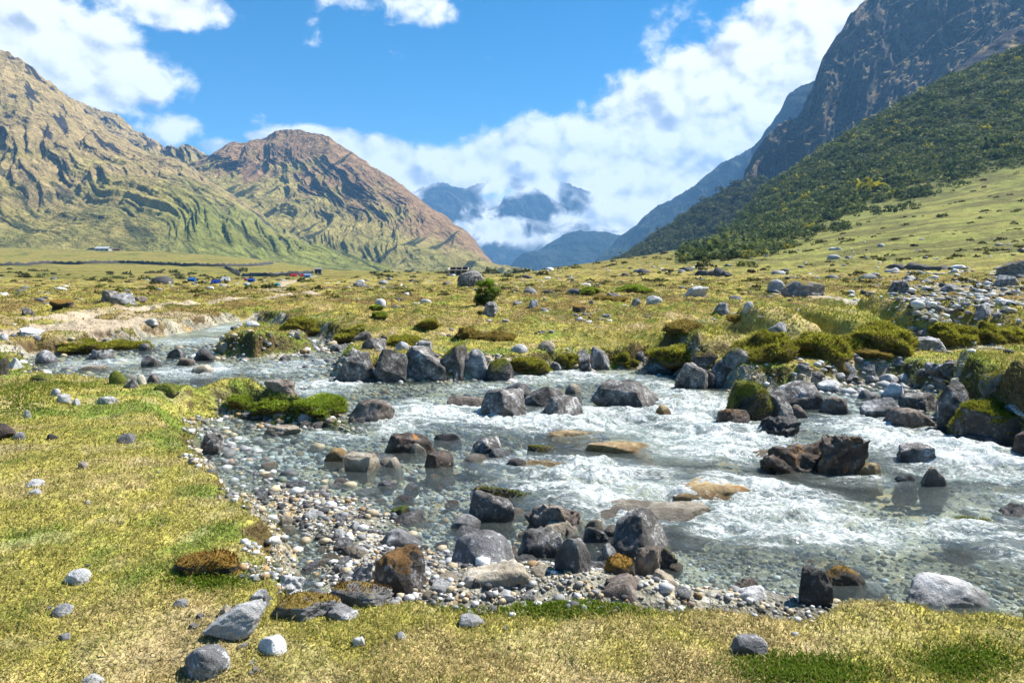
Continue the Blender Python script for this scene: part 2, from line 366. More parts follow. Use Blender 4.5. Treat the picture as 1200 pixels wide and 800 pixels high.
# bank faces and slopes: bare soil
dzr = np.gradient(gz.reshape(len(rs), -1), axis=0) / np.maximum(np.gradient(rs)[:, None], 1e-6)
dzt = np.gradient(gz.reshape(len(rs), -1), axis=1) / np.maximum(np.abs(rs[:, None] * np.gradient(th)[None]), 1e-6)
slope = np.hypot(dzr, dzt).ravel()
soil = sst(slope, .75, 1.5) * (r_ < 60) * (gs < 1.2) * (1 - gravel * .3)
gcol = lerp(gcol, SOIL, soil * .9)
o = mesh_np('ground', np.stack([gx, gy, gz], 1), grid_faces(len(rs), len(th), True), attrs={'col': gcol, 'gravel': np.clip(gravel, 0, 1), 'soil': soil, 'near': 1 - sst(r_, 30, 90), 'wet': sst(-gs, -.06, .06)})
tag(o, kind='structure')
m, t, b = material('meadow ground', .95, .1)
geo = t.node('ShaderNodeNewGeometry').outputs['Position']; col = t.attr('col', 'Color')
nf = t.noise(geo, 30, 5, .65); nm = t.noise(geo, 3.2, 5, .6); nl = t.noise(geo, .22, 6, .65)
near = t.attr('near')
k = t.math('ADD', t.math('MULTIPLY', t.math('SUBTRACT', nf, .5), t.math('MULTIPLY', near, 2.2)), t.math('ADD', t.math('MULTIPLY', t.math('SUBTRACT', nm, .5), 1.3), t.math('MULTIPLY', t.math('SUBTRACT', nl, .5), 1.4)))
br = t.math('ADD', 1.0, k)
grass = t.mix(1.0, col, t.node('ShaderNodeCombineColor').outputs[0], 'MULTIPLY')
cc = t.node('ShaderNodeCombineColor'); [t.set(cc.inputs[i], br) for i in range(3)]
grass = t.mix(1.0, col, cc.outputs[0], 'MULTIPLY')
pv = t.vmath('ADD', geo, t.vmath('SCALE', t.noise(geo, 9, 2, .5, out=1), sc=.03))
def pebbles(t, pv, sc):
    v = t.node('ShaderNodeTexVoronoi', feature='F1'); t.set(v.inputs['Vector'], pv); t.set(v.inputs['Scale'], sc)
    s = t.node('ShaderNodeSeparateColor'); t.l.new(v.outputs['Color'], s.inputs[0])
    c = t.ramp(s.outputs[0], [(0, (.035, .04, .042)), (.22, (.11, .115, .11)), (.42, (.20, .195, .175)), (.6, (.36, .33, .27)), (.74, (.16, .13, .085)), (.83, (.33, .215, .09)), (.92, (.50, .49, .46)), (1, (.62, .61, .59))], 'CONSTANT')
    return c, v.outputs['Distance']
c1, d1 = pebbles(t, pv, 17); c2, d2 = pebbles(t, pv, 42)
sel = t.ss(t.noise(geo, 6, 3, .6), .46, .56)
pc = t.mix(sel, c1, c2); pd = t.math('ADD', t.math('MULTIPLY', d1, t.math('SUBTRACT', 1, sel)), t.math('MULTIPLY', d2, sel))
pc = t.mix(.25, t.mix(t.ss(pd, .35, .62), pc, (.06, .06, .045)), (.5, .47, .38))
bedc = t.mix(t.math('MULTIPLY', t.ss(t.noise(geo, 1.1, 4, .6), .40, .60), .6), pc, (.56, .51, .38)); bedc = t.mix(t.math('MULTIPLY', t.ss(t.noise(t.vmath('ADD', geo, (7, 3, 0)), 1.3, 4, .6), .56, .64), .55), bedc, (.52, .34, .13))
gm = t.attr('gravel')
gm2 = t.ss(t.math('ADD', gm, t.math('MULTIPLY', t.math('SUBTRACT', t.noise(geo, 14, 4, .7), .5), .9)), .4, .6)
base = t.mix(gm2, grass, bedc)
t.l.new(base, b.inputs['Base Color'])
h = t.math('ADD', t.math('MULTIPLY', t.math('SUBTRACT', 1, pd), t.math('MULTIPLY', gm2, .02)), t.math('MULTIPLY', nf, .025))
h = t.math('ADD', h, t.math('MULTIPLY', nm, .26))
h = t.math('ADD', h, t.math('MULTIPLY', nl, t.math('MULTIPLY', t.math('SUBTRACT', 1, near), 2.2)))
t.l.new(t.bump(h, .8, 1.0), b.inputs['Normal'])
o.data.materials.append(m)

# ------------------------------------------------------------------ mountains: surfaces through traced ridges and foot lines, carved with gullies
def mtn(name, rows, nu, nt, amp, gl, seed, colf, y_back=500, crag=1.0, lean=.25, jag=.012, mat=None, attrs=None, kind='structure', fan=None):
    """rows: list of (list of (u, v), distance or (dist at left, dist at right)) from foot to ridge"""
    u0 = max(r[0][0][0] for r in rows); u1 = min(r[0][-1][0] for r in rows); uu = np.linspace(u0, u1, nu)
    Xs, Ys, Zs = [], [], []
    for pts, d in rows:
        pu = [p[0] for p in pts]; v = np.interp(uu, pu, [p[1] for p in pts])
        if len(pts[0]) > 2: y = np.interp(uu, pu, [p[2] for p in pts])
        else: y = np.linspace(d[0], d[1], nu) if isinstance(d, tuple) else np.full(nu, float(d))
        Xs.append((uu - 600) / F * y); Ys.append(y); Zs.append(CH + y * (HV - v) / F)
    R = len(rows); tt = np.linspace(0, R - 1, nt); Xs, Ys, Zs = map(np.array, (Xs, Ys, Zs))
    def up(A):
        i = np.minimum(tt.astype(int), R - 2); f = (tt - i)[:, None]
        p0 = A[np.maximum(i - 1, 0)]; p1 = A[i]; p2 = A[i + 1]; p3 = A[np.minimum(i + 2, R - 1)]
        c = .5 * ((2 * p1) + (-p0 + p2) * f + (2 * p0 - 5 * p1 + 4 * p2 - p3) * f * f + (-p0 + 3 * p1 - 3 * p2 + p3) * f ** 3)
        return .5 * c + .5 * (p1 + (p2 - p1) * f)
    X, Y, Z = up(Xs), up(Ys), up(Zs); T = np.repeat((tt / (R - 1))[:, None], nu, 1)
    H = float(Zs[-1].max() - Zs[0].min())
    A = X; q = Z / H
    wx = fbm(X / gl * .7 + q * .8, q * 2.5, 3, seed + 3) * .9
    pass
    if fan:                                                                             # spurs radiate from the summit
        cx = np.arctan2((uu[None] - fan[0]) / F * fan[2] + 0 * T, (1.3 - T) * H) * H * 1.1
    else: cx = (uu[None] - 600) / F * float(Y[-1].mean()) + lean * T * H
    g = ridged(cx / gl + wx * .9, q * 1.5 + Y / gl * .05, 6, seed, .55) * (.45 + .9 * sst(fbm(X / gl * .45, q * 1.6, 3, seed + 21), -.45, .45))                 # spurs and gullies run down the slope
    rk = ridged(cx / gl * 3.0 + wx * 2.0, q * 4.5, 5, seed + 40, .6)
    f = fbm(X / gl * 5, Z / gl * 5, 5, seed + 80, .55)
    env = sst(T, 0, .25) * (1 - .72 * sst(T, .75, 1.0))
    disp = amp * H * env * (g * 1.0 + .20 * rk * crag + .16 * f)
    dz = disp * .75 + jag * H * sst(T, .6, 1) * (ridged(X / gl * 2.2, Y / gl, 5, seed + 7, .6) + .3 * f) 
    Z2 = Z + dz; Y2 = Y - disp * .65; X2 = X - disp * .1
    # back side
    nb = 10; bt = np.linspace(0, 1, nb + 1)[1:, None]
    Xb = X2[-1][None] * (1 + .0 * bt); Yb = Y2[-1][None] + y_back * bt; Zb = Z2[-1][None] - (Z2[-1][None] + 60) * bt ** 1.3
    Xb = X2[-1][None] + (X2[-1][None] / Y2[-1][None]) * y_back * bt
    Xa, Ya, Za = np.vstack([X2, Xb]), np.vstack([Y2, Yb]), np.vstack([Z2, Zb])
    # skirt under the foot
    Xa = np.vstack([X2[:1], Xa]); Ya = np.vstack([Y2[:1] - 5, Ya]); Za = np.vstack([Z2[:1] - 120, Za])
    P3 = np.stack([Xa, Ya, Za], -1); n = np.cross(np.gradient(P3, axis=1), np.gradient(P3, axis=0)); n /= np.linalg.norm(n, axis=-1, keepdims=True) + 1e-9
    steep = 1 - np.abs(n[..., 2])
    pad = lambda a: np.vstack([a[:1], a, np.repeat(a[-1:], nb, 0)])
    info = dict(T=pad(T), g=pad(g), rk=pad(rk), f=pad(f), steep=steep, X=Xa, Y=Ya, Z=Za, U=np.repeat(uu[None], len(Xa), 0), H=H, n=n)
    c = colf(info).reshape(-1, 3)
    at = {'col': c}
    at.update({k: fn(info).ravel() for k, fn in (attrs or {}).items()})
    nrr, ncc = Xa.shape
    o = mesh_np(name, P3.reshape(-1, 3), grid_faces(nrr, ncc), [mat], at)
    tag(o, kind=kind); return o, info
def mtn_mat(name, sc, alpha=False, bump=1.0):
    m, t, b = material(name, .95, .08)
    geo = t.node('ShaderNodeNewGeometry').outputs['Position']; col = t.attr('col', 'Color')
    a = t.noise(geo, sc, 7, .68); a2 = t.noise(geo, sc * .22, 5, .6)
    br = t.math('ADD', .95, t.math('ADD', t.math('MULTIPLY', t.math('SUBTRACT', a, .5), 2.6), t.math('MULTIPLY', t.math('SUBTRACT', a2, .5), 1.3)))
    cc = t.node('ShaderNodeCombineColor'); [t.set(cc.inputs[i], br) for i in range(3)]
    t.l.new(t.mix(1., col, cc.outputs[0], 'MULTIPLY'), b.inputs['Base Color'])
    t.l.new(t.bump(t.math('ADD', a, t.math('MULTIPLY', a2, 2)), .9 * bump, 1.6 / sc), b.inputs['Normal'])
    if alpha:
        dn = t.noise(geo, sc * .22, 4, .5, .5)
        t.l.new(t.ss(t.math('ADD', t.attr('veil'), t.math('MULTIPLY', t.math('SUBTRACT', dn, .5), 3.2)), .92, .30), b.inputs['Alpha'])
    return m
TAN = np.array((.43, .32, .145)); TANG = np.array((.37, .305, .10)); MG = np.array((.245, .235, .068)); ROCK = np.array((.055, .050, .052)); BUSH = np.array((.030, .042, .018)); RED = np.array((.30, .19, .10))
def col_left(i):
    n1 = fbm(i['X'] / 90, i['Z'] / 60, 4, 301); n2 = fbm(((i['U'] - 600) * 2 + .42 * i['T'] * i['H']) / 52, i['Z'] / 95, 6, 311, .62)
    c = lerp(TANG[None, None], TAN[None, None], sst(i['T'] + .35 * n1, .25, .65))
    c = lerp(c, MG, sst(.30 - i['T'] + .25 * n1, 0, .3) * .8)
    valley = sst(i['U'], 170, 250); c = lerp(c, np.array((.25, .28, .06)), valley * sst(.8 - i['T'] + .4 * n1, .0, .5) * .7)
    c = lerp(c, BUSH * 1.5, sst(n2 - .55 * i['g'] - i['T'] * .5 + .3 * valley, .22, .5) * .8)
    n3 = fbm(((i['U'] - 600) * 2 + .42 * i['T'] * i['H']) / 50, i['Z'] / 75, 5, 317, .6)
    crag = np.maximum(sst(i['steep'] + .22 * i['rk'] + .16 * n1, .60, .74), sst(n3 - .35 * i['g'], .24, .34)) * sst(i['T'], .3, .6)
    c = lerp(c, ROCK, crag); return c
def col_peak(i):
    n1 = fbm(i['X'] / 80, i['Z'] / 60, 4, 321); n2 = fbm(i['X'] / 34 - i['Z'] / 60, i['Z'] / 120, 4, 331)
    c = lerp(TANG[None, None], RED[None, None] * 1.15, sst(i['T'] + .3 * n1, .5, .85))
    c = lerp(c, MG, sst(.42 - i['T'] + .3 * n1, 0, .3) * .7)
    c = lerp(c, BUSH, sst(n2 + .45 - .8 * i['g'] - i['T'] * 1.0, .0, .28) * .92)
    crag = sst(i['steep'] + .25 * i['rk'] + .15 * n1, .55, .74) * sst(i['T'], .3, .6)
    return lerp(c, ROCK, crag)
M_left = mtn_mat('sunny grass mountain', .05)
rowsL = [([(-420, 300), (0, 296), (120, 292), (200, 296), (300, 306), (400, 316), (460, 320)], (820, 1150)),
  ([(-420, 180), (0, 250), (60, 246), (130, 232), (200, 238), (260, 262), (330, 290), (400, 308), (460, 322)], (1000, 1400)),
  ([(-420, 40), (0, 165), (60, 170), (110, 190), (160, 205), (220, 215), (270, 240), (330, 275), (400, 306), (460, 326)], (1250, 1750)),
  ([(-420, -150), (-200, -60), (0, 66), (12, 68), (30, 78), (48, 92), (62, 103), (84, 121), (105, 139), (128, 157), (150, 170), (178, 185), (205, 190), (225, 200), (250, 220), (300, 262), (400, 310), (460, 332)], (1600, 2000))]
mtn('mountain_left', rowsL, 680, 360, .034, 165, 1000, col_left, mat=M_left, lean=.42, jag=.014)
rowsL2 = [([(60, 190), (250, 240), (330, 280)], 2150), ([(60, 120), (85, 119), (100, 125), (115, 131), (138, 137), (160, 157), (182, 167), (198, 180), (209, 180), (221, 173), (233, 179), (246, 187), (262, 196), (330, 240)], 2500)]
mtn('mountain_left_rear', rowsL2, 260, 120, .10, 130, 1100, col_left, mat=M_left, jag=.02)
rowsP = [([(200, 300), (300, 308), (400, 316), (500, 321), (592, 323), (640, 327)], (1500, 1300)),
  ([(200, 246), (260, 240), (320, 262), (400, 285), (480, 300), (560, 316), (592, 323), (640, 329)], (1850, 1450)),
  ([(200, 215), (260, 205), (300, 210), (350, 222), (400, 235), (450, 256), (500, 280), (560, 308), (592, 323), (640, 333)], (2150, 1650)),
  ([(200, 196), (246, 186), (252, 181), (264, 173), (275, 168), (283, 171), (300, 166), (312, 163), (324, 156), (338, 154), (352, 155), (366, 158), (386, 162), (398, 172), (412, 180), (430, 192), (452, 206), (476, 224), (500, 242), (520, 254), (535, 268), (550, 276), (562, 293), (580, 312), (592, 322), (640, 338)], (2400, 1900))]
mtn('mountain_middle', rowsP, 660, 350, .066, 200, 1200, col_peak, mat=M_left, fan=(335, 150, 2400), jag=.012)
# blue ridges closing the valley
def col_blue(i):
    n1 = fbm(i['X'] / 150, i['Z'] / 120, 4, 341)
    return lerp(np.array((.012, .026, .018))[None, None], np.array((.035, .048, .028))[None, None], sst(n1 + .6 * i['g'], 0, .7))
M_far = mtn_mat('far forested ridge', .02)
mtn('ridge_far_low', [([(560, 345), (800, 345)], 4300), ([(560, 330), (592, 322), (620, 300), (680, 300), (740, 300), (800, 310)], 4700), ([(560, 346), (592, 322), (606, 309), (622, 299), (640, 289), (662, 275), (680, 271), (700, 273), (726, 276), (760, 290), (800, 310)], 5100)], 300, 140, .13, 330, 1300, col_blue, mat=M_far, jag=.02, lean=.8)
mtn('ridge_far_right', [([(650, 345), (930, 345)], 3300), ([(650, 345), (690, 322), (760, 290), (840, 262), (930, 250)], 3600), ([(650, 345), (688, 318), (706, 300), (722, 284), (742, 268), (756, 254), (772, 243), (790, 236), (812, 222), (832, 206), (850, 194), (870, 184), (884, 176), (900, 178), (930, 190)], 4000)], 320, 180, .12, 300, 1400, col_blue, mat=M_far, jag=.014, lean=-.8)
mtn('ridge_behind_cliff', [([(880, 260), (980, 260)], 2700), ([(880, 180), (912, 138), (922, 117), (934, 107), (950, 100), (980, 96)], 3000)], 60, 80, .1, 200, 1500, col_blue, mat=M_far)
# the mountain lost in the clouds: its rock fades out where cloud wraps it
M_veil = mtn_mat('cloud wrapped mountain', .012, alpha=True)
def veil(i):
    U = i['U']; V = HV - F * (i['Z'] - CH) / i['Y']
    def e(u, v, a, b): return np.clip(1.4 - np.hypot((U - u) / a, (V - v) / b), 0, 1)
    vis = np.maximum.reduce([e(518, 238, 30, 22), e(600, 308, 60, 20), e(630, 242, 52, 13) * .75, e(575, 250, 30, 12) * .6]) * .80
    return 1 - vis
mtn('mountain_in_cloud', [([(460, 345), (760, 345)], 6300), ([(460, 290), (520, 270), (600, 285), (660, 275), (760, 280)], 6600), ([(460, 240), (495, 224), (507, 217), (520, 216), (540, 222), (580, 214), (620, 208), (680, 222), (720, 240), (760, 262)], 7000)], 260, 160, .10, 420, 1600,
    lambda i: lerp(np.array((.02, .028, .03))[None, None], np.array((.06, .06, .055))[None, None], sst(i['g'], 0, .5)), mat=M_veil, attrs={'veil': veil}, jag=.03)
# the big shaded cliff on the right
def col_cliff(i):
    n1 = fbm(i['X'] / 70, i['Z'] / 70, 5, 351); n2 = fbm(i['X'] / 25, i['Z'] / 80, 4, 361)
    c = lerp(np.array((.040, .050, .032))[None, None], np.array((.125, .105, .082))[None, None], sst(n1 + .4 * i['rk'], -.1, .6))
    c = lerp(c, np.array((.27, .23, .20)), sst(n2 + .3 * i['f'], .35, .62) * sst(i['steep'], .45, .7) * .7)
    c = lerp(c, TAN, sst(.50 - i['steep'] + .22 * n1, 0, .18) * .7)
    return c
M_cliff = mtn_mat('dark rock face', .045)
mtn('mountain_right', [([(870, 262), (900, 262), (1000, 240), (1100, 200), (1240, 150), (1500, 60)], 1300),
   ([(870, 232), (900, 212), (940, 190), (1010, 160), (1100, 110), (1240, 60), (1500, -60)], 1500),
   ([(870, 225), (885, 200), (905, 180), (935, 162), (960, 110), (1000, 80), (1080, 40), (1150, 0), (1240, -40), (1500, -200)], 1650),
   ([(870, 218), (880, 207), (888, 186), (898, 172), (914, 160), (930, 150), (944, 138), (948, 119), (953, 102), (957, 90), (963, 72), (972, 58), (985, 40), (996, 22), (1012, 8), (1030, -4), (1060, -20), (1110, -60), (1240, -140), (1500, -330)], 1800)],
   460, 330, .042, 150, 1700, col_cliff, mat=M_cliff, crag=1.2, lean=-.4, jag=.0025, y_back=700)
mtn('mountain_far_right', [([(1090, 140), (1300, 40)], 1120), ([(1090, 112), (1120, 84), (1150, 60), (1180, 40), (1210, 26), (1300, -20)], 1250)], 90, 60, .05, 70, 1800,
    lambda i: lerp(TAN[None, None] * 1.15, ROCK[None, None] * 1.5, sst(i['rk'], .1, .5)), mat=M_left, y_back=120)
# low wooded knoll in the mouth of the side valley
_, knoll = mtn('hill_wooded', [([(700, 322), (745, 305), (800, 296), (860, 290), (960, 280)], 900), ([(700, 322), (745, 300), (790, 280), (850, 262), (960, 250)], 980), ([(700, 324), (735, 306), (752, 292), (770, 275), (790, 262), (812, 246), (835, 232), (858, 218), (878, 210), (895, 211), (915, 222), (960, 236)], 1100)],
    260, 120, .07, 70, 1900, lambda i: lerp(BUSH[None, None] * 1.1, MG[None, None] * .8, sst(i['f'], .1, .6)), mat=M_left, y_back=150, jag=.02)
# ------------------------------------------------------------------ haze
bm = bmesh.new(); bmesh.ops.create_cube(bm, size=1); me = bpy.data.meshes.new('haze'); bm.to_mesh(me); bm.free()
hz = bpy.data.objects.new('haze', me); COL.objects.link(hz); hz.scale = (15000, 9000, 1700); hz.location = (0, 4000, 450); tag(hz, kind='stuff')
m = bpy.data.materials.new('valley air'); m.use_nodes = True; t = NT(m.node_tree); t.n.clear()
pvn = t.node('ShaderNodeVolumePrincipled'); pvn.inputs['Color'].default_value = (.24, .54, 1.0, 1); pvn.inputs['Density'].default_value = 9.5e-5; pvn.inputs['Anisotropy'].default_value = 0.1
mo = t.node('ShaderNodeOutputMaterial'); t.l.new(pvn.outputs[0], mo.inputs['Volume']); me.materials.append(m)
# ------------------------------------------------------------------ rocks
def ico(sub):
    bm = bmesh.new(); bmesh.ops.create_icosphere(bm, subdivisions=sub, radius=1)
    V = np.array([v.co[:] for v in bm.verts]); Fc = np.array([[v.index for v in f.verts] for f in bm.faces]); bm.free(); return V, Fc
ICO = {k: ico(k) for k in (1, 2, 3, 4, 5, 6)}
def rock_shape(seed, shape='block', sub=4):
    g = np.random.default_rng(seed); V, Fc = ICO[sub]; p = V.copy()
    if shape in ('block', 'slab', 'jag'):                 # start from a rounded cube turned a little
        p = V / ((np.abs(V) ** 5).sum(1) ** .2)[:, None]; a = g.uniform(-.35, .35, 3); ca, sa = np.cos(a), np.sin(a)
        p = p @ np.array([[ca[0], -sa[0], 0], [sa[0], ca[0], 0], [0, 0, 1]]) @ np.array([[ca[1], 0, sa[1]], [0, 1, 0], [-sa[1], 0, ca[1]]])
    ncut, lo, hi = {'block': (10, .72, 1.05), 'round': (7, .72, .90), 'slab': (8, .7, 1.05), 'peak': (9, .45, .72), 'jag': (12, .55, .95)}[shape]
    p = p * (1 + .16 * fbm3(V * 1.1 + seed * 3.7, 2, seed)[:, None])
    for _ in range(ncut):
        n = g.normal(size=3); n /= np.linalg.norm(n); o = g.uniform(lo, hi)
        p = p - n * np.maximum(0, p @ n - o)[:, None] * .93
    if shape == 'peak':
        zz = (p[:, 2] - p[:, 2].min()) / np.ptp(p[:, 2]); k = 1.06 - .40 * np.clip(zz, 0, 1) ** 1.5; p[:, 0] *= k; p[:, 1] *= k; p[:, 2] = np.where(zz > .84, p[:, 2].min() + np.ptp(p[:, 2]) * (.84 + (zz - .84) * .35), p[:, 2])
    if shape == 'jag':
        p = p * (1 + .22 * fbm3(V * 2.6 + seed, 3, seed + 5)[:, None])
    crack = -np.maximum(0, .10 - np.abs(fbm3(p * 1.5 + seed * 1.3, 2, seed + 9))) * .45
    rough = {'round': .018, 'block': .03, 'slab': .045, 'peak': .045, 'jag': .06}[shape]
    p = p * (1 + crack + rough * fbm3(p * 4.5, 3, seed + 2) + rough * .5 * fbm3(p * 10, 3, seed + 3))[:, None]
    p -= (p.max(0) + p.min(0)) / 2; p /= np.ptp(p, 0); return p, Fc       # unit box, centred
def rock_mat(name, c0, c1, spk=(.55, .54, .52), spk_amt=.5, moss=None, moss_amt=0., orange=0., rough=.85, bright=1.):
    m, t, b = material(name, rough, .25)
    oc = t.node('ShaderNodeTexCoord').outputs['Object']; oi = t.node('ShaderNodeObjectInfo'); geo = t.node('ShaderNodeNewGeometry')
    p = t.vmath('ADD', oc, t.vmath('SCALE', oi.outputs['Location'], sc=3.3))
    n1 = t.noise(p, 5.5, 8, .66, .4); n2 = t.noise(p, 28, 6, .72); n3 = t.noise(p, 1.7, 4, .6, .6)
    c = t.mix(t.ss(n1, .34, .66), c0, c1)
    c = t.mix(t.math('MULTIPLY', t.ss(n3, .45, .7), .45), c, tuple(x * .45 for x in c0))
    sm = t.math('MULTIPLY', t.ss(t.math('ADD', n2, t.math('MULTIPLY', t.math('SUBTRACT', n1, .5), .9)), .56, .66), spk_amt)
    c = t.mix(sm, c, spk)
    fine = t.noise(p, 120, 3, .7)
    cc = t.node('ShaderNodeCombineColor'); [t.set(cc.inputs[i], t.math('ADD', .55, t.math('MULTIPLY', fine, .9))) for i in range(3)]
    c = t.mix(1, c, cc.outputs[0], 'MULTIPLY')
    vv = t.math('ADD', .78, t.math('MULTIPLY', oi.outputs['Random'], .45)); c2 = t.node('ShaderNodeCombineColor'); [t.set(c2.inputs[i], vv) for i in range(3)]
    c = t.mix(1, c, c2.outputs[0], 'MULTIPLY')
    if orange: c = t.mix(t.math('MULTIPLY', t.ss(t.noise(p, 3.4, 5, .65, .5), .64 - .2 * orange, .72 - .2 * orange), .9), c, t.mix(n2, (.42, .15, .025), (.30, .19, .06)))
    if moss_amt:
        z = t.node('ShaderNodeSeparateXYZ'); t.l.new(geo.outputs['Normal'], z.inputs[0])
        k = t.ss(t.math('ADD', t.math('MULTIPLY', z.outputs[2], .55), t.math('ADD', t.math('MULTIPLY', t.math('SUBTRACT', n1, .5), 1.3), t.math('MULTIPLY', t.math('SUBTRACT', n3, .5), 1.2))), .62 - .5 * moss_amt, .74 - .5 * moss_amt)
        c = t.mix(k, c, t.mix(n2, moss, tuple(x * 2.2 for x in moss)))
    pos = t.node('ShaderNodeSeparateXYZ'); t.l.new(geo.outputs['Position'], pos.inputs[0])
    wet = t.math('MULTIPLY', t.ss(t.math('ADD', pos.outputs[2], t.math('MULTIPLY', n1, .10)), WZ + .17, WZ + .06), 1.0)
    c = t.mix(t.math('MULTIPLY', wet, .62), c, (.012, .011, .010)); t.l.new(c, b.inputs['Base Color'])
    t.set(b.inputs['Roughness'], t.math('SUBTRACT', rough, t.math('MULTIPLY', wet, .5)))
    h = t.math('ADD', t.math('MULTIPLY', n1, 1.0), t.math('ADD', t.math('MULTIPLY', n2, .35), t.math('MULTIPLY', fine, .12)))
    t.l.new(t.bump(h, 1.0, .05), b.inputs['Normal']); return m
MOSS = (.075, .085, .012)
RM = {
 'dark': rock_mat('charcoal rock', (.055, .051, .048), (.22, .208, .198), (.48, .47, .46), .9),
 'darkmoss': rock_mat('charcoal rock with moss', (.050, .045, .042), (.14, .13, .12), (.36, .35, .34), .6, MOSS, .62),
 'grey': rock_mat('grey granite', (.13, .128, .13), (.33, .33, .335), (.62, .62, .62), .85),
 'greymoss': rock_mat('grey granite with moss', (.13, .125, .12), (.29, .285, .28), (.55, .54, .52), .5, (.13, .095, .02), .50),
 'pale': rock_mat('pale lichen rock', (.36, .355, .35), (.60, .60, .60), (.80, .80, .80), .6),
 'black': rock_mat('black wet rock', (.022, .021, .022), (.085, .08, .08), (.22, .22, .23), .5, rough=.45),
 'brown': rock_mat('brown rock', (.11, .085, .070), (.26, .215, .18), (.42, .38, .34), .4),
 'rust': rock_mat('rust stained rock', (.04, .028, .022), (.13, .095, .075), (.34, .29, .25), .4, orange=.42, rough=.6),
 'ochre': rock_mat('ochre stained rock', (.34, .22, .085), (.50, .36, .17), (.55, .45, .3), .4, orange=.35, rough=.6),
 'tan': rock_mat('tan rock', (.30, .25, .18), (.46, .40, .31), (.55, .52, .46), .4),
 'crust': rock_mat('dark rock with brown crust', (.035, .028, .024), (.13, .115, .105), (.42, .41, .40), .7, (.10, .055, .02), .5),
 'moss': rock_mat('moss covered rock', (.05, .045, .035), (.12, .11, .09), (.3, .3, .28), .3, MOSS, .95),
 'rustmoss': rock_mat('brown moss covered rock', (.05, .04, .03), (.12, .10, .07), (.3, .3, .28), .3, (.13, .075, .012), .9),
}
mb, tb, bb = material('leafy blades', .7, .12)
ca = tb.attr('col', 'Color'); oi_ = tb.node('ShaderNodeNewGeometry')
tr = tb.node('ShaderNodeBsdfTranslucent'); tb.l.new(ca, tr.inputs[0]); tb.l.new(ca, bb.inputs['Base Color'])
mxs = tb.node('ShaderNodeMixShader'); mxs.inputs[0].default_value = .38
tb.l.new(bb.outputs[0], mxs.inputs[1]); tb.l.new(tr.outputs[0], mxs.inputs[2]); tb.l.new(mxs.outputs[0], tb.n['Material Output'].inputs[0])
BLADE = mb
def blades(Pb, N, h, wd, col, lean=.5, seed=0, root=.75):
    """one bent triangle pair per blade; Pb (n,3) bases, N (n,3) growth directions"""
    g = np.random.default_rng(seed); n = len(Pb); a = g.uniform(0, 2 * math.pi, n); s = np.stack([np.cos(a), np.sin(a), np.zeros(n)], 1)
    l = g.normal(size=(n, 3)) * lean; l[:, 2] *= .2; d = N + l; d /= np.linalg.norm(d, axis=1, keepdims=True)
    h = np.asarray(h)[:, None]; wd = np.asarray(wd)[:, None]
    droop = g.normal(size=(n, 3)) * .35; droop[:, 2] = -.15
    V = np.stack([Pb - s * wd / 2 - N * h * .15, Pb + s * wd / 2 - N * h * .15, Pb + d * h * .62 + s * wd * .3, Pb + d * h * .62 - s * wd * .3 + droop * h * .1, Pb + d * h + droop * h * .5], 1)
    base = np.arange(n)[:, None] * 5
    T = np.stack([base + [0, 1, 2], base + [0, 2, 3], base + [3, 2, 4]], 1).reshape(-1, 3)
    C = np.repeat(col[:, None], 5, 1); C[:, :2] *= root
    return V.reshape(-1, 3), T, C.reshape(-1, 3)
ROCKS = []; LAND = []
def inst(name, me, loc, rz=0, sc=(1, 1, 1), rot=None):
    o = bpy.data.objects.new(name, me); COL.objects.link(o); o.location = loc; o.rotation_euler = rot or (0, 0, rz); o.scale = sc; return o
_k = [100]
def moss_tuft(o, p, Fc, h, col, dens=9000, thr=.35, seed=1, noisy=.1, parent_name='moss'):
    a, b_, c = p[Fc[:, 0]], p[Fc[:, 1]], p[Fc[:, 2]]; nn = np.cross(b_ - a, c - a); ar = np.linalg.norm(nn, axis=1) / 2; nn /= (2 * ar + 1e-12)[:, None]
    g = np.random.default_rng(seed); ok = (nn[:, 2] + noisy * 3 * fbm3((a + b_ + c) * 1.2 / max(np.ptp(p[:, 0]), .2) * 2, 3, seed) > thr) & (a[:, 2] > 0)
    w_ = ar * ok
    if w_.sum() < 1e-6: return
    n = int(min(dens * w_.sum(), 14000)); i = g.choice(len(Fc), n, p=w_ / w_.sum()); r1 = np.sqrt(g.random(n))[:, None]; r2 = g.random(n)[:, None]
    q = a[i] * (1 - r1) + b_[i] * r1 * (1 - r2) + c[i] * r1 * r2; N = nn[i] * .6 + [0, 0, .6]; N /= np.linalg.norm(N, axis=1, keepdims=True)
    cm = fbm3(q * 3, 3, seed + 4); cl = lerp(np.array(col[0])[None], np.array(col[1])[None], sst(cm + g.normal(size=n) * .3, -.5, .6)) * g.uniform(.6, 1.3, (n, 1))
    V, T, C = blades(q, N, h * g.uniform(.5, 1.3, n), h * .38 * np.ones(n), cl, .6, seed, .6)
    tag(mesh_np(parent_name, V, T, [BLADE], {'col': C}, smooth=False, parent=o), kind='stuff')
GREENMOSS = ((.17, .20, .02), (.30, .26, .035)); BROWNMOSS = ((.15, .075, .012), (.26, .17, .03)); BRIGHT = ((.13, .24, .015), (.24, .30, .03))
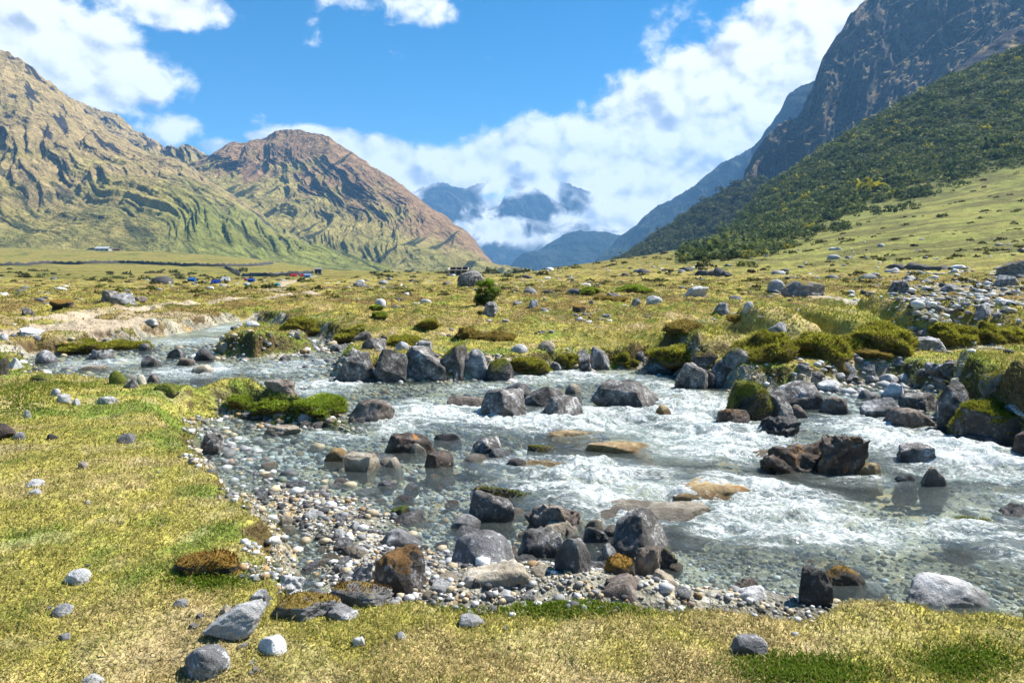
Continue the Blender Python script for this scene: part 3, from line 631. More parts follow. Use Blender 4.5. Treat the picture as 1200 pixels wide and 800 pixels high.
def rock(u0, u1, vt, vb, mat, label, land=None, shape='block', depth=.8, sink=.3, rz=None, cat=None, mossy=None, water=False, tilt=0, thr=.35, awash=False, lean=None):
    _k[0] += 1; sd0 = _k[0]
    x, y, z0 = hit((u0 + u1) / 2, vb, WZ if water else -1e9)
    Wd = (u1 - u0) * y / F; D = Wd * depth; H = CH - z0 - (vt - HV) * (y + .45 * D) / F; H = max(H * (.86 if y < 6.5 else 1), .14 * Wd)
    if awash: H *= .55; Wd *= 1.12
    px = (u1 - u0); sub = 5 if px > 34 else 4 if px > 14 else 3
    p, Fc = rock_shape(sd0, shape, sub); p = p * 1.0
    if tilt:
        ct, st = math.cos(tilt), math.sin(tilt); p = p @ np.array([[ct, 0, -st], [0, 1, 0], [st, 0, ct]]); p /= np.ptp(p, 0)
    full = H * (1 + sink) + (.22 if water else .03)
    zl = np.clip(-p[:, 2] * 2, 0, 1)[:, None]; p = p * np.where([1, 1, 0], 1 + .55 * zl ** 1.6, 1); p /= np.maximum(np.ptp(p[p[:, 2] > -.1], 0), 1e-3) * [1, 1, 0] + [0, 0, 1]
    p = p * [Wd * 1.04, D, full]; p[:, 2] += H - full / 2
    name = 'boulder' if Wd > .45 else 'rock' if Wd > .2 else 'stone'
    if lean is not None:                     # a thin slab standing on edge at an angle
        L = math.hypot(Wd, H) * .98; p, Fc = rock_shape(sd0, 'block', sub); p = p * [L, D, L * abs(lean[1])]; a = lean[0]; ct, st = math.cos(a), math.sin(a)
        p = np.stack([p[:, 0] * ct - p[:, 2] * st, p[:, 1], p[:, 0] * st + p[:, 2] * ct], 1); p[:, 2] += H * .86 - p[:, 2].max()
    o = mesh_np(name, p, Fc, [RM[mat]], loc=(x * (1 + .5 * D / y), y + .5 * D, z0))
    tag(o, label, cat or name)
    ROCKS.append((x, y + .5 * D, Wd / 2, water, z0))
    if land: LAND.append((land, x, y + .5 * D))
    if mossy: moss_tuft(o, p, Fc, max(.014, min(.05, Wd * .05)) * (1 if y < 14 else 1.6), {'g': GREENMOSS, 'b': BROWNMOSS, 'n': BRIGHT}[mossy], dens=9000 if y < 9 else 3500, seed=sd0, thr=thr)
    return o
W_ = dict(water=True)
# far bank wall of boulders
rock(393, 440, 408, 448, 'dark', 'big dark block boulder at the left end of the row on the far bank', 'the end boulder', 'block', .7, **W_)
rock(440, 482, 408, 448, 'dark', 'black square boulder second from the left in the far bank row', None, 'block', .7, **W_)
rock(472, 524, 406, 446, 'dark', 'wide dark boulder in the middle of the far bank row', 'the wide bank boulder', 'block', .7, **W_)
rock(514, 548, 402, 440, 'darkmoss', 'dark boulder with a mossy cap in the far bank row', None, 'block', .8, mossy='g', **W_)
rock(543, 573, 409, 443, 'grey', 'tall grey boulder leaning at the right end of the far bank row', 'the leaning grey boulder', 'block', .7, **W_)
rock(528, 545, 433, 446, 'grey', 'small grey stone at the foot of the mossy capped boulder', None, 'peak', **W_)
rock(568, 602, 420, 446, 'darkmoss', 'low dark rock under grass right of the leaning grey boulder', None, 'round', .7, mossy='g', **W_)
rock(425, 452, 396, 410, 'dark', 'dark rock behind the row of bank boulders, beside the back channel', None, 'block', **W_)
rock(413, 437, 388, 400, 'brown', 'brown pointed rock on the far side of the back channel', None, 'peak', **W_)
rock(445, 454, 393, 401, 'black', 'small black rock just right of the brown pointed rock', None, 'round')
rock(464, 479, 400, 410, 'pale', 'pale rock above the row of bank boulders', None, 'round')
rock(488, 506, 399, 409, 'grey', 'low grey rock on the grass above the wide bank boulder', None, 'slab')
rock(598, 618, 403, 413, 'pale', 'rounded whitish rock on the grass above the far bank', 'the whitish bank rock', 'round')
rock(630, 650, 399, 411, 'tan', 'tan rock with brown top on the grass above the far bank', None, 'round')
rock(643, 660, 424, 438, 'dark', 'small dark triangular rock at the far water edge', None, 'peak', **W_)
rock(672, 694, 410, 434, 'dark', 'dark upright rock against the grassy far bank', None, 'block', **W_)
rock(690, 716, 406, 432, 'grey', 'upright grey rock with a flat face at the far water edge', 'the upright grey rock', 'block', .6, **W_)
rock(742, 756, 411, 425, 'dark', 'dark rock half buried in the grassy bank right of the upright grey rock', None, 'block')
rock(757, 792, 425, 438, 'grey', 'flat grey rock at the water edge left of the boulder cluster', None, 'slab', **W_)
rock(790, 838, 424, 456, 'dark', 'dark low boulder at the left of the cluster on the far bank', 'the bank cluster', 'block', **W_)
rock(810, 842, 412, 434, 'darkmoss', 'mossy dark boulder at the back of the cluster on the far bank', None, 'block', mossy='b')
rock(832, 864, 421, 452, 'dark', 'rounded dark boulder at the right of the cluster on the far bank', None, 'round', **W_)
rock(816, 838, 432, 455, 'black', 'black rock in front of the cluster on the far bank', None, 'block', **W_)
rock(846, 880, 407, 430, 'greymoss', 'pale grey boulder capped with green turf behind the bank cluster', None, 'round', mossy='g')
rock(899, 928, 377, 402, 'grey', 'smooth grey boulder set into the front of the grassy mound', 'the mound boulder', 'round', .7, sink=.5)
rock(927, 942, 397, 408, 'dark', 'small dark rock at the foot of the grassy mound', None, 'round')
# in the river, upstream centre
rock(407, 462, 469, 498, 'brown', 'brown grey angular boulder at the tip of the green bank', 'the angular boulder', 'peak', .8, **W_)
rock(521, 568, 465, 477, 'brown', 'long flat brown rock barely above the rapids', None, 'slab', .6, **W_)
rock(560, 616, 456, 490, 'dark', 'broad grey brown boulder splitting the rapids', 'the splitting boulder', 'block', **W_)
rock(591, 623, 449, 468, 'black', 'black boulder just behind the one splitting the rapids', None, 'round', **W_)
rock(613, 662, 452, 477, 'dark', 'dark purple brown boulder in the middle of three in the rapids', None, 'round', **W_)
rock(632, 684, 464, 492, 'dark', 'slanting dark boulder at the right of the group in the rapids', 'the slanting boulder', 'peak', 1., **W_)
rock(662, 682, 449, 462, 'tan', 'small tan rock poking out of the rapids behind the boulders', None, 'round', **W_)
rock(691, 779, 444, 479, 'dark', 'largest dark hump of a boulder alone in the middle of the river', 'the hump boulder', 'peak', .8, **W_)
rock(768, 786, 474, 485, 'ochre', 'small ochre rock at the right foot of the dark hump boulder', None, 'round', **W_)
rock(446, 512, 507, 531, 'rust', 'long rusty black ledge of rock in midstream', 'the rusty ledge', 'slab', .5, **W_)
rock(508, 541, 508, 517, 'black', 'thin black rock continuing the rusty ledge', None, 'slab', .5, **W_)
rock(549, 588, 512, 531, 'dark', 'low dark rock awash right of the rusty ledge', None, 'slab', .8, **W_)
rock(497, 532, 530, 549, 'rust', 'reddish brown block below the rusty ledge', None, 'block', **W_)
rock(403, 444, 530, 554, 'tan', 'cream and brown angular rock in the shallows', 'the cream rock', 'peak', **W_)
rock(380, 413, 524, 541, 'ochre', 'bright orange rock in the shallows', 'the orange rock', 'slab', **W_)
rock(449, 473, 535, 548, 'tan', 'pale cream pebble-like rock right of the cream angular rock', None, 'round', **W_)
rock(480, 500, 519, 531, 'tan', 'cream rock tucked below the rusty ledge', None, 'round', **W_)
rock(544, 603, 568, 611, 'dark', 'sharp dark slab slanting out of the clear shallows', 'the sharp slab', 'block', .4, **W_)
rock(558, 624, 562, 584, 'darkmoss', 'thin dark ledge with yellow moss in the shallows', None, 'slab', .3, mossy='g', awash=True, **W_)
rock(461, 506, 598, 616, 'dark', 'oval dark rock in clear water with green weed behind', 'the oval dark rock', 'round', **W_)
rock(450, 482, 592, 604, 'moss', 'patch of bright green weed on a rock in clear water', None, 'slab', mossy='n', thr=0, **W_)
# orange and ochre rocks awash
rock(690, 762, 512, 532, 'ochre', 'bright orange rock awash in midstream', 'the midstream orange rock', 'slab', .7, awash=True, **W_)
rock(612, 664, 536, 548, 'ochre', 'flat ochre rock under the rapids left of the midstream orange rock', None, 'slab', .7, awash=True, **W_)
rock(778, 895, 553, 588, 'ochre', 'wide ochre rock washed over by white water', 'the wide ochre rock', 'slab', .7, awash=True, **W_)
rock(640, 700, 500, 514, 'ochre', 'thin orange ledge under the water below the boulders', None, 'slab', .5, awash=True, **W_)
rock(618, 658, 515, 530, 'darkmoss', 'dark green rock awash beside the orange ledge', None, 'slab', .7, mossy='g', awash=True, **W_)
rock(690, 830, 585, 612, 'tan', 'tan sheet of rock under foaming water behind the near cluster', None, 'slab', .5, awash=True, **W_)
# near cluster on the gravel bar
rock(528, 608, 620, 663, 'grey', 'smooth pale granite boulder at the left of the near cluster', 'the smooth granite boulder', 'round', .9, **W_)
rock(588, 609, 636, 659, 'brown', 'small brown rock against the smooth granite boulder', None, 'block', **W_)
rock(601, 661, 614, 657, 'dark', 'dark grey ridged rock right of the smooth granite boulder', None, 'peak', 1., **W_)
rock(615, 686, 585, 628, 'brown', 'brown ridged boulder at the back of the near cluster', 'the brown ridged boulder', 'jag', .9, **W_)
rock(630, 686, 606, 630, 'tan', 'cream flat rock between the brown ridged and charcoal rocks', None, 'slab', **W_)
rock(650, 692, 624, 673, 'dark', 'charcoal rock with a hollow in its face, front of the near cluster', 'the hollow rock', 'round', .9, **W_)
rock(683, 715, 614, 637, 'dark', 'small dark rounded rock behind the hollow rock', None, 'round', **W_)
rock(684, 712, 605, 621, 'tan', 'pinkish tan rock at the back of the near cluster', None, 'round', **W_)
rock(718, 788, 590, 654, 'dark', 'largest dark grey pointed boulder of the near cluster', 'the pointed boulder', 'peak', .95, **W_)
rock(703, 724, 633, 656, 'grey', 'small grey rock left of the large pointed boulder', None, 'block', **W_)
rock(706, 746, 648, 674, 'rustmoss', 'black rock with an orange moss top in the near cluster', None, 'round', mossy='b', **W_)
rock(742, 775, 632, 676, 'brown', 'crooked brown rock below the large pointed boulder', None, 'jag', .8, **W_)
rock(773, 793, 637, 665, 'darkmoss', 'small knobbly dark rock at the right end of the near cluster', None, 'jag', **W_)
rock(696, 796, 671, 712, 'brown', 'pale brown triangular slab at the grass edge', 'the triangular slab', 'peak', .6, **W_)
rock(758, 793, 666, 681, 'tan', 'flat cream rock beside the triangular slab', None, 'slab', **W_)
rock(538, 636, 656, 692, 'tan', 'long cream slab at the water edge in front of the granite boulder', None, 'slab', .6, tilt=-.1, **W_)
rock(634, 704, 672, 698, 'black', 'dark flat rock under clear water beside the triangular slab', None, 'slab', .5, awash=True, **W_)
rock(548, 568, 676, 693, 'dark', 'small dark pointed stone on the long cream slab', None, 'peak', **W_)
rock(655, 700, 652, 662, 'moss', 'green moss clump between rocks of the near cluster', None, 'round', mossy='n', thr=0, **W_)
# left corner of the bar
rock(398, 446, 654, 697, 'grey', 'grey cracked boulder left of the brown mossy one', 'the cracked boulder', 'jag', .9, **W_)
rock(440, 504, 632, 699, 'crust', 'dark brown boulder with peeling mossy crust on the near bank', 'the crusted boulder', 'block', .8, **W_)
rock(446, 496, 618, 645, 'grey', 'grey rock standing behind the brown crusted boulder', None, 'round', **W_)
rock(320, 400, 698, 728, 'greymoss', 'flat grey slab with golden moss at the left corner of the bank', 'the golden moss slab', 'slab', .6, mossy='b', thr=.75)
rock(385, 460, 684, 712, 'greymoss', 'long low rock with golden moss below the crusted boulder', None, 'slab', .6, mossy='b', thr=.7)
rock(244, 308, 694, 752, 'pale', 'white lichened slab leaning in the lawn', 'the white lichened slab', 'slab', .55, lean=(.40, .46))
rock(294, 317, 688, 711, 'grey', 'grey green block behind the white lichened slab', None, 'block')
rock(257, 273, 706, 724, 'tan', 'small tan stone left of the white lichened slab', None, 'round')
rock(216, 270, 752, 797, 'grey', 'grey boulder with dark front at the bottom of the lawn', 'the dark fronted boulder', 'round', .8)
rock(302, 336, 743, 769, 'pale', 'pale speckled triangular rock in the near grass', None, 'peak')
rock(386, 420, 708, 728, 'grey', 'grey crumbly rock below the long low mossy rock', None, 'jag')
rock(413, 429, 743, 758, 'pale', 'small cube of whitish stone in the near grass', 'the small white cube', 'block')
rock(463, 477, 739, 750, 'grey', 'small grey stone right of the whitish cube', None, 'round')
rock(537, 568, 719, 736, 'pale', 'white crusted rock sunk in the turf below the long cream slab', None, 'round')
rock(582, 606, 690, 706, 'pale', 'pale rock at the turf edge below the long cream slab', None, 'block')
rock(203, 221, 701, 713, 'pale', 'small round white stone below the brown mossy hump', None, 'round')
rock(318, 358, 668, 700, 'pale', 'crumbly whitish rocks where the near bank corner drops', 'the bank corner', 'jag', .8)
rock(322, 348, 602, 617, 'tan', 'pinkish cream rock in shallow water below the lawn edge', None, 'slab', **W_)
rock(388, 410, 617, 633, 'pale', 'left one of two pale stones side by side in clear water', 'the two pale stones', 'round', **W_)
rock(405, 427, 609, 623, 'pale', 'right one of two pale stones side by side in clear water', None, 'round', **W_)
rock(205, 282, 645, 677, 'rustmoss', 'brown mossy hump of rock in the lawn', 'the brown mossy hump', 'round', .6, mossy='b', thr=.1)
rock(232, 264, 505, 536, 'dark', 'dark craggy rock at the edge of the lawn by the gravel bay', 'the bay rock', 'jag', .9)
rock(307, 354, 499, 516, 'tan', 'flat cream boulder on the gravel bay', 'the flat cream boulder', 'slab', .8)
rock(349, 369, 484, 497, 'pale', 'white round stone on the gravel under the green bank', None, 'round')
rock(310, 345, 444, 462, 'brown', 'brown grey slab showing at the top of the green bank', None, 'slab', .6)
rock(384, 408, 470, 486, 'darkmoss', 'dark rock with moss hanging from the tip of the green bank', None, 'block', mossy='g')
# lawn
rock(76, 107, 664, 686, 'pale', 'white rounded stone alone on the lawn', 'the lone white stone', 'round', sink=.1)
rock(60, 85, 706, 724, 'grey', 'grey stone on the lawn below the lone white stone', None, 'round')
rock(69, 82, 741, 751, 'grey', 'small grey stone low on the left lawn', None, 'peak')
rock(96, 122, 789, 803, 'pale', 'white stone cut by the bottom edge of the lawn', None, 'round')
rock(138, 158, 508, 520, 'grey', 'grey pointed stone in the middle of the lawn', 'the pointed lawn stone', 'peak')
rock(56, 67, 508, 516, 'dark', 'small dark stone on the upper lawn', None, 'peak')
rock(92, 103, 539, 549, 'brown', 'reddish brown stone on the lawn', None, 'block')
rock(30, 51, 561, 571, 'pale', 'flat white stone on the left lawn', None, 'slab')
rock(35, 49, 571, 580, 'pale', 'white stone just below the flat white one', None, 'round')
rock(-20, 18, 497, 517, 'rust', 'orange brown boulder at the left edge of the lawn', 'the orange lawn boulder', 'round')
rock(17, 31, 506, 515, 'grey', 'grey stone beside the orange brown lawn boulder', None, 'round')
rock(98, 107, 585, 591, 'tan', 'tiny cream stone on the middle lawn', None, 'round')
rock(858, 899, 741, 769, 'grey', 'grey stone with dark underside on the near right grass', 'the near grass stone', 'round', sink=.1)
rock(1009, 1038, 681, 702, 'pale', 'round white stone on the green tuft at the water edge', 'the round white stone', 'round', sink=.1)
rock(931, 974, 656, 712, 'black', 'tall black pyramid rock at the near water edge', 'the black pyramid', 'peak', .7, **W_)
rock(962, 1014, 659, 704, 'rustmoss', 'leaning rock with brown moss and white crown beside the black pyramid', None, 'round', .7, mossy='b', thr=.5)
rock(1056, 1172, 672, 712, 'pale', 'broad pale grey slab at the near right water edge', 'the broad pale slab', 'slab', .45, **W_)
rock(848, 905, 686, 706, 'pale', 'thin pale slab at the grass edge left of the black pyramid', None, 'slab', .5, **W_)
rock(856, 895, 676, 692, 'brown', 'reddish flat rock in the water behind the thin pale slab', None, 'slab', .5, **W_)
rock(1108, 1170, 598, 621, 'moss', 'weedy rock awash near the right edge', None, 'slab', .8, mossy='g', awash=True, **W_)
rock(1165, 1215, 588, 612, 'dark', 'dark rock at the right edge below the rapids', None, 'slab', .7, **W_)
# island cluster right of centre
rock(851, 906, 446, 493, 'moss', 'green mossy mound rock at the left of the river island', 'the mossy mound rock', 'round', .9, mossy='g', thr=-.1, **W_)
rock(896, 968, 446, 480, 'dark', 'long smooth dark boulder lying on the river island', 'the long dark boulder', 'round', .6, **W_)
rock(884, 929, 459, 492, 'dark', 'round purple brown boulder in front of the long dark boulder', None, 'round', .9, **W_)
rock(919, 946, 474, 489, 'brown', 'small brown rock between island boulders', None, 'round', **W_)
rock(960, 994, 464, 486, 'brown', 'sloping brown rock at the right end of the river island', None, 'peak', 1., **W_)
rock(889, 937, 487, 512, 'black', 'black knobbly rock awash below the island boulders', None, 'jag', **W_)
rock(840, 878, 478, 500, 'rust', 'rust orange rock at the left foot of the mossy mound rock', None, 'round', **W_)
rock(888, 985, 517, 556, 'rust', 'low jagged brown rock running left from the rusty crag', None, 'jag', .6, **W_)
rock(950, 1014, 508, 556, 'rust', 'rusty crag with golden moss on its crown in the right rapids', 'the rusty crag', 'jag', .8, mossy='b', thr=.8, **W_)
rock(998, 1033, 540, 556, 'ochre', 'orange rock at the right foot of the rusty crag', None, 'block', **W_)
rock(1048, 1090, 520, 546, 'dark', 'speckled grey triangular rock alone in the right rapids', 'the triangular river rock', 'peak', .9, **W_)
rock(1080, 1108, 547, 571, 'brown', 'small brown rock standing up right of the rusty crag', None, 'block', **W_)
rock(1048, 1072, 556, 566, 'black', 'flat black rock awash left of the small brown rock', None, 'slab', **W_)
rock(882, 960, 528, 540, 'ochre', 'orange rock awash behind the low jagged rock', None, 'slab', .8, awash=True, **W_)
# right shore
rock(1008, 1056, 466, 491, 'grey', 'grey slab at the left of the right shore rocks', 'the shore slab', 'slab', .9, tilt=-.2, **W_)
rock(1038, 1096, 477, 503, 'brown', 'pale topped flat block nearest the rapids on the right shore', 'the flat block', 'block', .8, **W_)
rock(1053, 1096, 460, 482, 'dark', 'dark brown boulder behind the pale topped flat block', None, 'round', **W_)
rock(1031, 1060, 448, 468, 'pale', 'pale rock standing in the quiet pool', 'the pool rock', 'peak', **W_)
rock(1031, 1052, 438, 451, 'pale', 'left pale rock on the shore above the quiet pool', None, 'round')
rock(1050, 1069, 437, 449, 'pale', 'right pale rock on the shore above the quiet pool', None, 'round')
rock(1005, 1032, 456, 467, 'grey', 'flat grey stone at the left edge of the quiet pool', None, 'slab', **W_)
rock(958, 986, 445, 462, 'pale', 'pale pinkish boulder behind the long dark boulder', None, 'round')
rock(944, 960, 438, 449, 'tan', 'small tan rock above the long dark boulder', None, 'round')
rock(978, 1001, 424, 441, 'grey', 'left of two grey rocks in the grass above the pebble shore', None, 'peak')
rock(1006, 1027, 423, 440, 'grey', 'right of two grey rocks in the grass above the pebble shore', 'the two grassy rocks', 'peak')
rock(1045, 1059, 420, 430, 'grey', 'small grey stone in the dry grass right of the two grassy rocks', None, 'round')
rock(1088, 1142, 422, 452, 'dark', 'dark rugged rock in the bank above the pebble shore', None, 'jag')
rock(1098, 1140, 447, 507, 'dark', 'tall dark boulder at the left of the turf covered mass', 'the turf covered mass', 'round', .8, **W_)
rock(1120, 1205, 470, 522, 'darkmoss', 'huge black boulder under turf on the right bank', None, 'block', .8, mossy='g', **W_)
rock(1150, 1192, 433, 460, 'greymoss', 'dark grey boulder showing through the turf on the right bank', None, 'block', mossy='g')
rock(1176, 1225, 464, 500, 'grey', 'grey boulder at the right edge under turf', None, 'round')
rock(1186, 1225, 500, 537, 'rust', 'rust orange boulder in the water at the right edge', None, 'round', **W_)
rock(1102, 1190, 508, 524, 'black', 'low wet rock under the huge black boulder', None, 'slab', .5, **W_)
rock(1065, 1106, 395, 411, 'grey', 'broad flat grey slab in the stony side creek', 'the creek slab', 'slab')
rock(1069, 1090, 384, 398, 'dark', 'dark upright stone in the stony side creek', None, 'block')
rock(1142, 1162, 356, 376, 'grey', 'tall grey stone on the near side of the stony creek', 'the creek stone', 'peak')
rock(1088, 1110, 383, 392, 'grey', 'flat bluish stone right of the dark upright creek stone', None, 'slab')
rock(1105, 1130, 361, 371, 'dark', 'flat dark stone further up the stony creek', None, 'slab')
# meadow
rock(1174, 1215, 303, 326, 'greymoss', 'large boulder on the meadow rise at the right edge', 'the rise boulder', 'round')
rock(1165, 1192, 322, 335, 'grey', 'grey rock in front of the large boulder on the rise', None, 'block')
rock(899, 919, 327, 341, 'pale', 'round white boulder on the right meadow', 'the round white boulder', 'round')
rock(916, 966, 329, 348, 'greymoss', 'wide boulder with brown grassy back on the right meadow', 'the brown backed boulder', 'round')
rock(1042, 1065, 328, 343, 'dark', 'dark boulder with brown crown on the right meadow', 'the dark meadow boulder', 'block')
rock(1105, 1124, 332, 342, 'grey', 'grey rock on the right meadow between two dark boulders', None, 'block')
rock(837, 855, 354, 368, 'grey', 'grey cone shaped rock in the meadow stones', 'the cone rock', 'peak')
rock(871, 883, 353, 367, 'pale', 'upright pale rock right of the cone rock', None, 'peak')
rock(805, 829, 334, 348, 'pale', 'pale long rock with tan top in the meadow', 'the long meadow rock', 'slab', tilt=.3)
rock(757, 775, 346, 357, 'pale', 'pale grey wedge in the meadow left of the long meadow rock', None, 'slab', tilt=.3)
rock(740, 751, 349, 359, 'grey', 'grey rock beside the pale grey wedge', None, 'round')
rock(711, 730, 343, 350, 'dark', 'dark flat rock on the central meadow', None, 'slab')
rock(671, 686, 357, 366, 'rustmoss', 'brown tufted rock on the central meadow', None, 'round')
rock(620, 631, 351, 360, 'grey', 'grey pointed rock right of the shrub', None, 'peak')
rock(565, 583, 353, 371, 'grey', 'forked grey rock just below the shrub', 'the forked rock', 'jag')
rock(440, 452, 350, 359, 'pale', 'white topped rock left of the shrub', 'the white topped rock', 'peak')
rock(536, 567, 317, 335, 'dark', 'big black boulder on the skyline behind the shrub', 'the skyline boulder', 'round')
rock(414, 430, 330, 337, 'dark', 'low black boulder on the far plain', None, 'round')
rock(130, 160, 343, 358, 'grey', 'grey pyramid boulder on the left plain', 'the plain pyramid', 'peak')
rock(120, 139, 340, 354, 'dark', 'black boulder touching the grey pyramid on the left plain', None, 'block')
rock(156, 173, 347, 354, 'brown', 'brown rock right of the grey pyramid boulder', None, 'slab')
rock(60, 90, 350, 362, 'rustmoss', 'brown grassed boulder left of the grey pyramid', None, 'slab')
rock(23, 37, 360, 370, 'dark', 'dark stone heap at the left of the plain', None, 'jag')
rock(166, 184, 373, 382, 'pale', 'white flat rock by the bare sandy ground', 'the white flat rock', 'slab')
rock(22, 51, 384, 394, 'pale', 'whitish rock pile left of the bare sandy ground', 'the whitish pile', 'jag')
rock(0, 9, 390, 399, 'pale', 'whitish rock at the left edge of the meadow', None, 'round')
rock(9, 26, 419, 432, 'pale', 'pale sloping rock at the left end of the river', 'the pale sloping rock', 'peak')
rock(-8, 10, 414, 440, 'moss', 'mossy yellow clump at the left edge by the river', None, 'round', mossy='g')
# upstream river
rock(166, 188, 416, 430, 'dark', 'dark half round rock in the upstream water', 'the half round rock', 'round', **W_)
rock(196, 216, 408, 419, 'dark', 'dark rock right of the half round rock upstream', None, 'block', **W_)
rock(205, 228, 418, 428, 'brown', 'flat brown rock awash upstream', None, 'slab', **W_)
rock(227, 251, 408, 423, 'black', 'black boulder at the left tip of the grassy islet', 'the islet boulder', 'round', **W_)
rock(226, 251, 427, 438, 'tan', 'pinkish tan rock in the water before the grassy islet', None, 'round', **W_)
rock(255, 270, 401, 412, 'tan', 'pale pink rock on the left shoulder of the grassy islet', None, 'block')
rock(163, 177, 402, 411, 'dark', 'small dark rock off the little green spit', 'the green spit', 'round', **W_)
rock(117, 132, 396, 407, 'grey', 'grey wedge on the upper shore behind the green spit', None, 'peak')
rock(101, 131, 409, 421, 'grey', 'grey angular rocks at the left shore of the upstream water', None, 'jag', **W_)
rock(42, 66, 410, 426, 'grey', 'smooth grey hump at the far left end of the water', None, 'round', **W_)
rock(90, 126, 428, 439, 'tan', 'flat tan boulder on the near upstream shore', 'the flat tan boulder', 'slab')
rock(127, 151, 434, 451, 'moss', 'green mossed rock on the near upstream shore', None, 'round', mossy='g', **W_)
rock(145, 163, 444, 456, 'dark', 'dark blue rock beside the green mossed rock upstream', None, 'round', **W_)
rock(157, 173, 439, 451, 'tan', 'pale rock at the near upstream water edge', None, 'round', **W_)
rock(172, 189, 438, 448, 'brown', 'brown topped rock at the near upstream water edge', None, 'round', **W_)
rock(180, 209, 449, 463, 'moss', 'dark mossy rock on the crest of the lawn', 'the lawn crest rock', 'round', mossy='g')
rock(37, 62, 438, 447, 'moss', 'brown green mossy rock near the left end of the river', None, 'round', mossy='g')
rock(116, 136, 464, 474, 'grey', 'grey stone on the upper lawn', None, 'round')
rock(60, 71, 455, 465, 'pale', 'first white rock of the little row on the upper lawn', 'the white row', 'round')
rock(67, 84, 461, 473, 'pale', 'largest white rock of the little row on the upper lawn', None, 'round')
rock(85, 94, 467, 475, 'pale', 'last white rock of the little row on the upper lawn', None, 'round')
rock(28, 36, 480, 490, 'pale', 'narrow white stone on the far left lawn', None, 'peak')
rock(37, 50, 393, 400, 'grey', 'grey rock below the whitish pile', None, 'round')
rock(289, 304, 376, 384, 'pale', 'small pale rock where the back channel begins', None, 'round')
rock(337, 352, 387, 397, 'grey', 'grey cone in the back channel behind the islet', None, 'peak', **W_)
rock(386, 402, 403, 412, 'grey', 'flat stone at the right tip of the grassy islet', None, 'slab', **W_)
rock(327, 341, 415, 423, 'dark', 'small dark rock in the water below the islet', None, 'round', **W_)
print('hand rocks', len(ROCKS))
# ------------------------------------------------------------------ scattered individual stones
SM = []
for i, (sh, mt) in enumerate([('round', 'pale'), ('block', 'pale'), ('round', 'grey'), ('block', 'grey'), ('peak', 'grey'), ('round', 'dark'), ('block', 'dark'), ('slab', 'pale'), ('slab', 'grey'), ('round', 'tan'), ('round', 'brown'), ('jag', 'dark')]):
    p, Fc = rock_shape(900 + i, sh, 3); SM.append((mesh_np('stone', p, Fc, [RM[mt]], link=False), mt, sh))
TONE = {'pale': 'whitish', 'grey': 'grey', 'dark': 'dark', 'tan': 'cream', 'brown': 'brown'}
ORD = ['nearest', 'second nearest', 'third nearest', 'fourth nearest', 'fifth nearest', 'sixth nearest', 'seventh nearest', 'eighth nearest', 'ninth nearest', 'tenth nearest', 'eleventh nearest', 'twelfth nearest']
ST = []
def scatter(n, u0, u1, v0, v1, w0, w1, kinds, cond=lambda u, v: True, water=False, emb=.5):
    k = 0; tries = 0
    while k < n and tries < n * 12:
        tries += 1; u = rng.uniform(u0, u1); v = rng.uniform(v0, v1)
        if not cond(u, v): continue
        x, y, z = hit(u, v, WZ if water else -1e9)
        s = float(river_sd(np.array([x]), np.array([y]))[0])
        if (s < -.05) != water: continue
        if any(math.hypot(x - a, y - b) < c * .9 for a, b, c, *_ in ROCKS): continue
        i = int(rng.choice(kinds)); W0 = math.exp(rng.uniform(math.log(w0), math.log(w1))) * y / F; flatn = rng.uniform(.45, .8) * (.5 if SM[i][2] == 'slab' else 1)
        ST.append((x, y, z + W0 * flatn * (.5 - max(emb, .62 if y > 9 else emb) * .75) - (.02 if water else 0), W0, flatn, i, rng.uniform(0, 6.28))); ROCKS.append((x, y, W0 / 2, False, z)); k += 1
scatter(40, 395, 800, 612, 700, 12, 34, [2, 3, 9, 10, 5, 3, 1], water=True, emb=.55)
scatter(30, 290, 420, 560, 690, 10, 28, [2, 3, 9, 0, 8], water=True, emb=.55)
scatter(16, 420, 620, 520, 600, 14, 36, [3, 9, 10, 5, 8], water=True, emb=.8)
K_all = [0, 1, 2, 3, 4, 5, 6, 7, 8, 9, 10]
scatter(22, 255, 400, 482, 520, 7, 20, [0, 2, 3, 9, 1, 5])
scatter(26, 300, 520, 540, 680, 10, 26, [0, 2, 3, 9, 10, 5], water=True, emb=.75)
scatter(10, 500, 850, 690, 706, 8, 18, K_all)
scatter(16, 215, 345, 670, 790, 5, 12, [0, 1, 2, 9])
scatter(6, 0, 210, 520, 790, 4, 8, [0, 2, 9])
scatter(6, 500, 1190, 715, 790, 4, 9, [0, 2, 10])
scatter(26, 940, 1100, 426, 466, 6, 18, [0, 1, 2, 3, 7, 5])
scatter(14, 1060, 1200, 342, 402, 7, 20, [2, 3, 8, 5, 4, 1])
KA = [1, 3, 4, 6, 7, 8, 11, 3]
scatter(8, 600, 900, 325, 380, 5, 12, KA, lambda u, v: vn2(np.array([u / 40.]), np.array([v / 9.]), 3)[0] > .05)
scatter(4, 590, 800, 380, 412, 4, 9, KA)
scatter(8, 570, 700, 345, 378, 6, 14, KA)
scatter(6, 820, 1200, 322, 350, 6, 16, KA)
scatter(5, 0, 250, 345, 408, 5, 12, KA, lambda u, v: vn2(np.array([u / 40.]), np.array([v / 9.]), 5)[0] > 0)
scatter(3, 400, 620, 350, 400, 4, 10, KA)
scatter(3, 250, 420, 378, 410, 4, 10, [0, 2, 5])
bys = {}
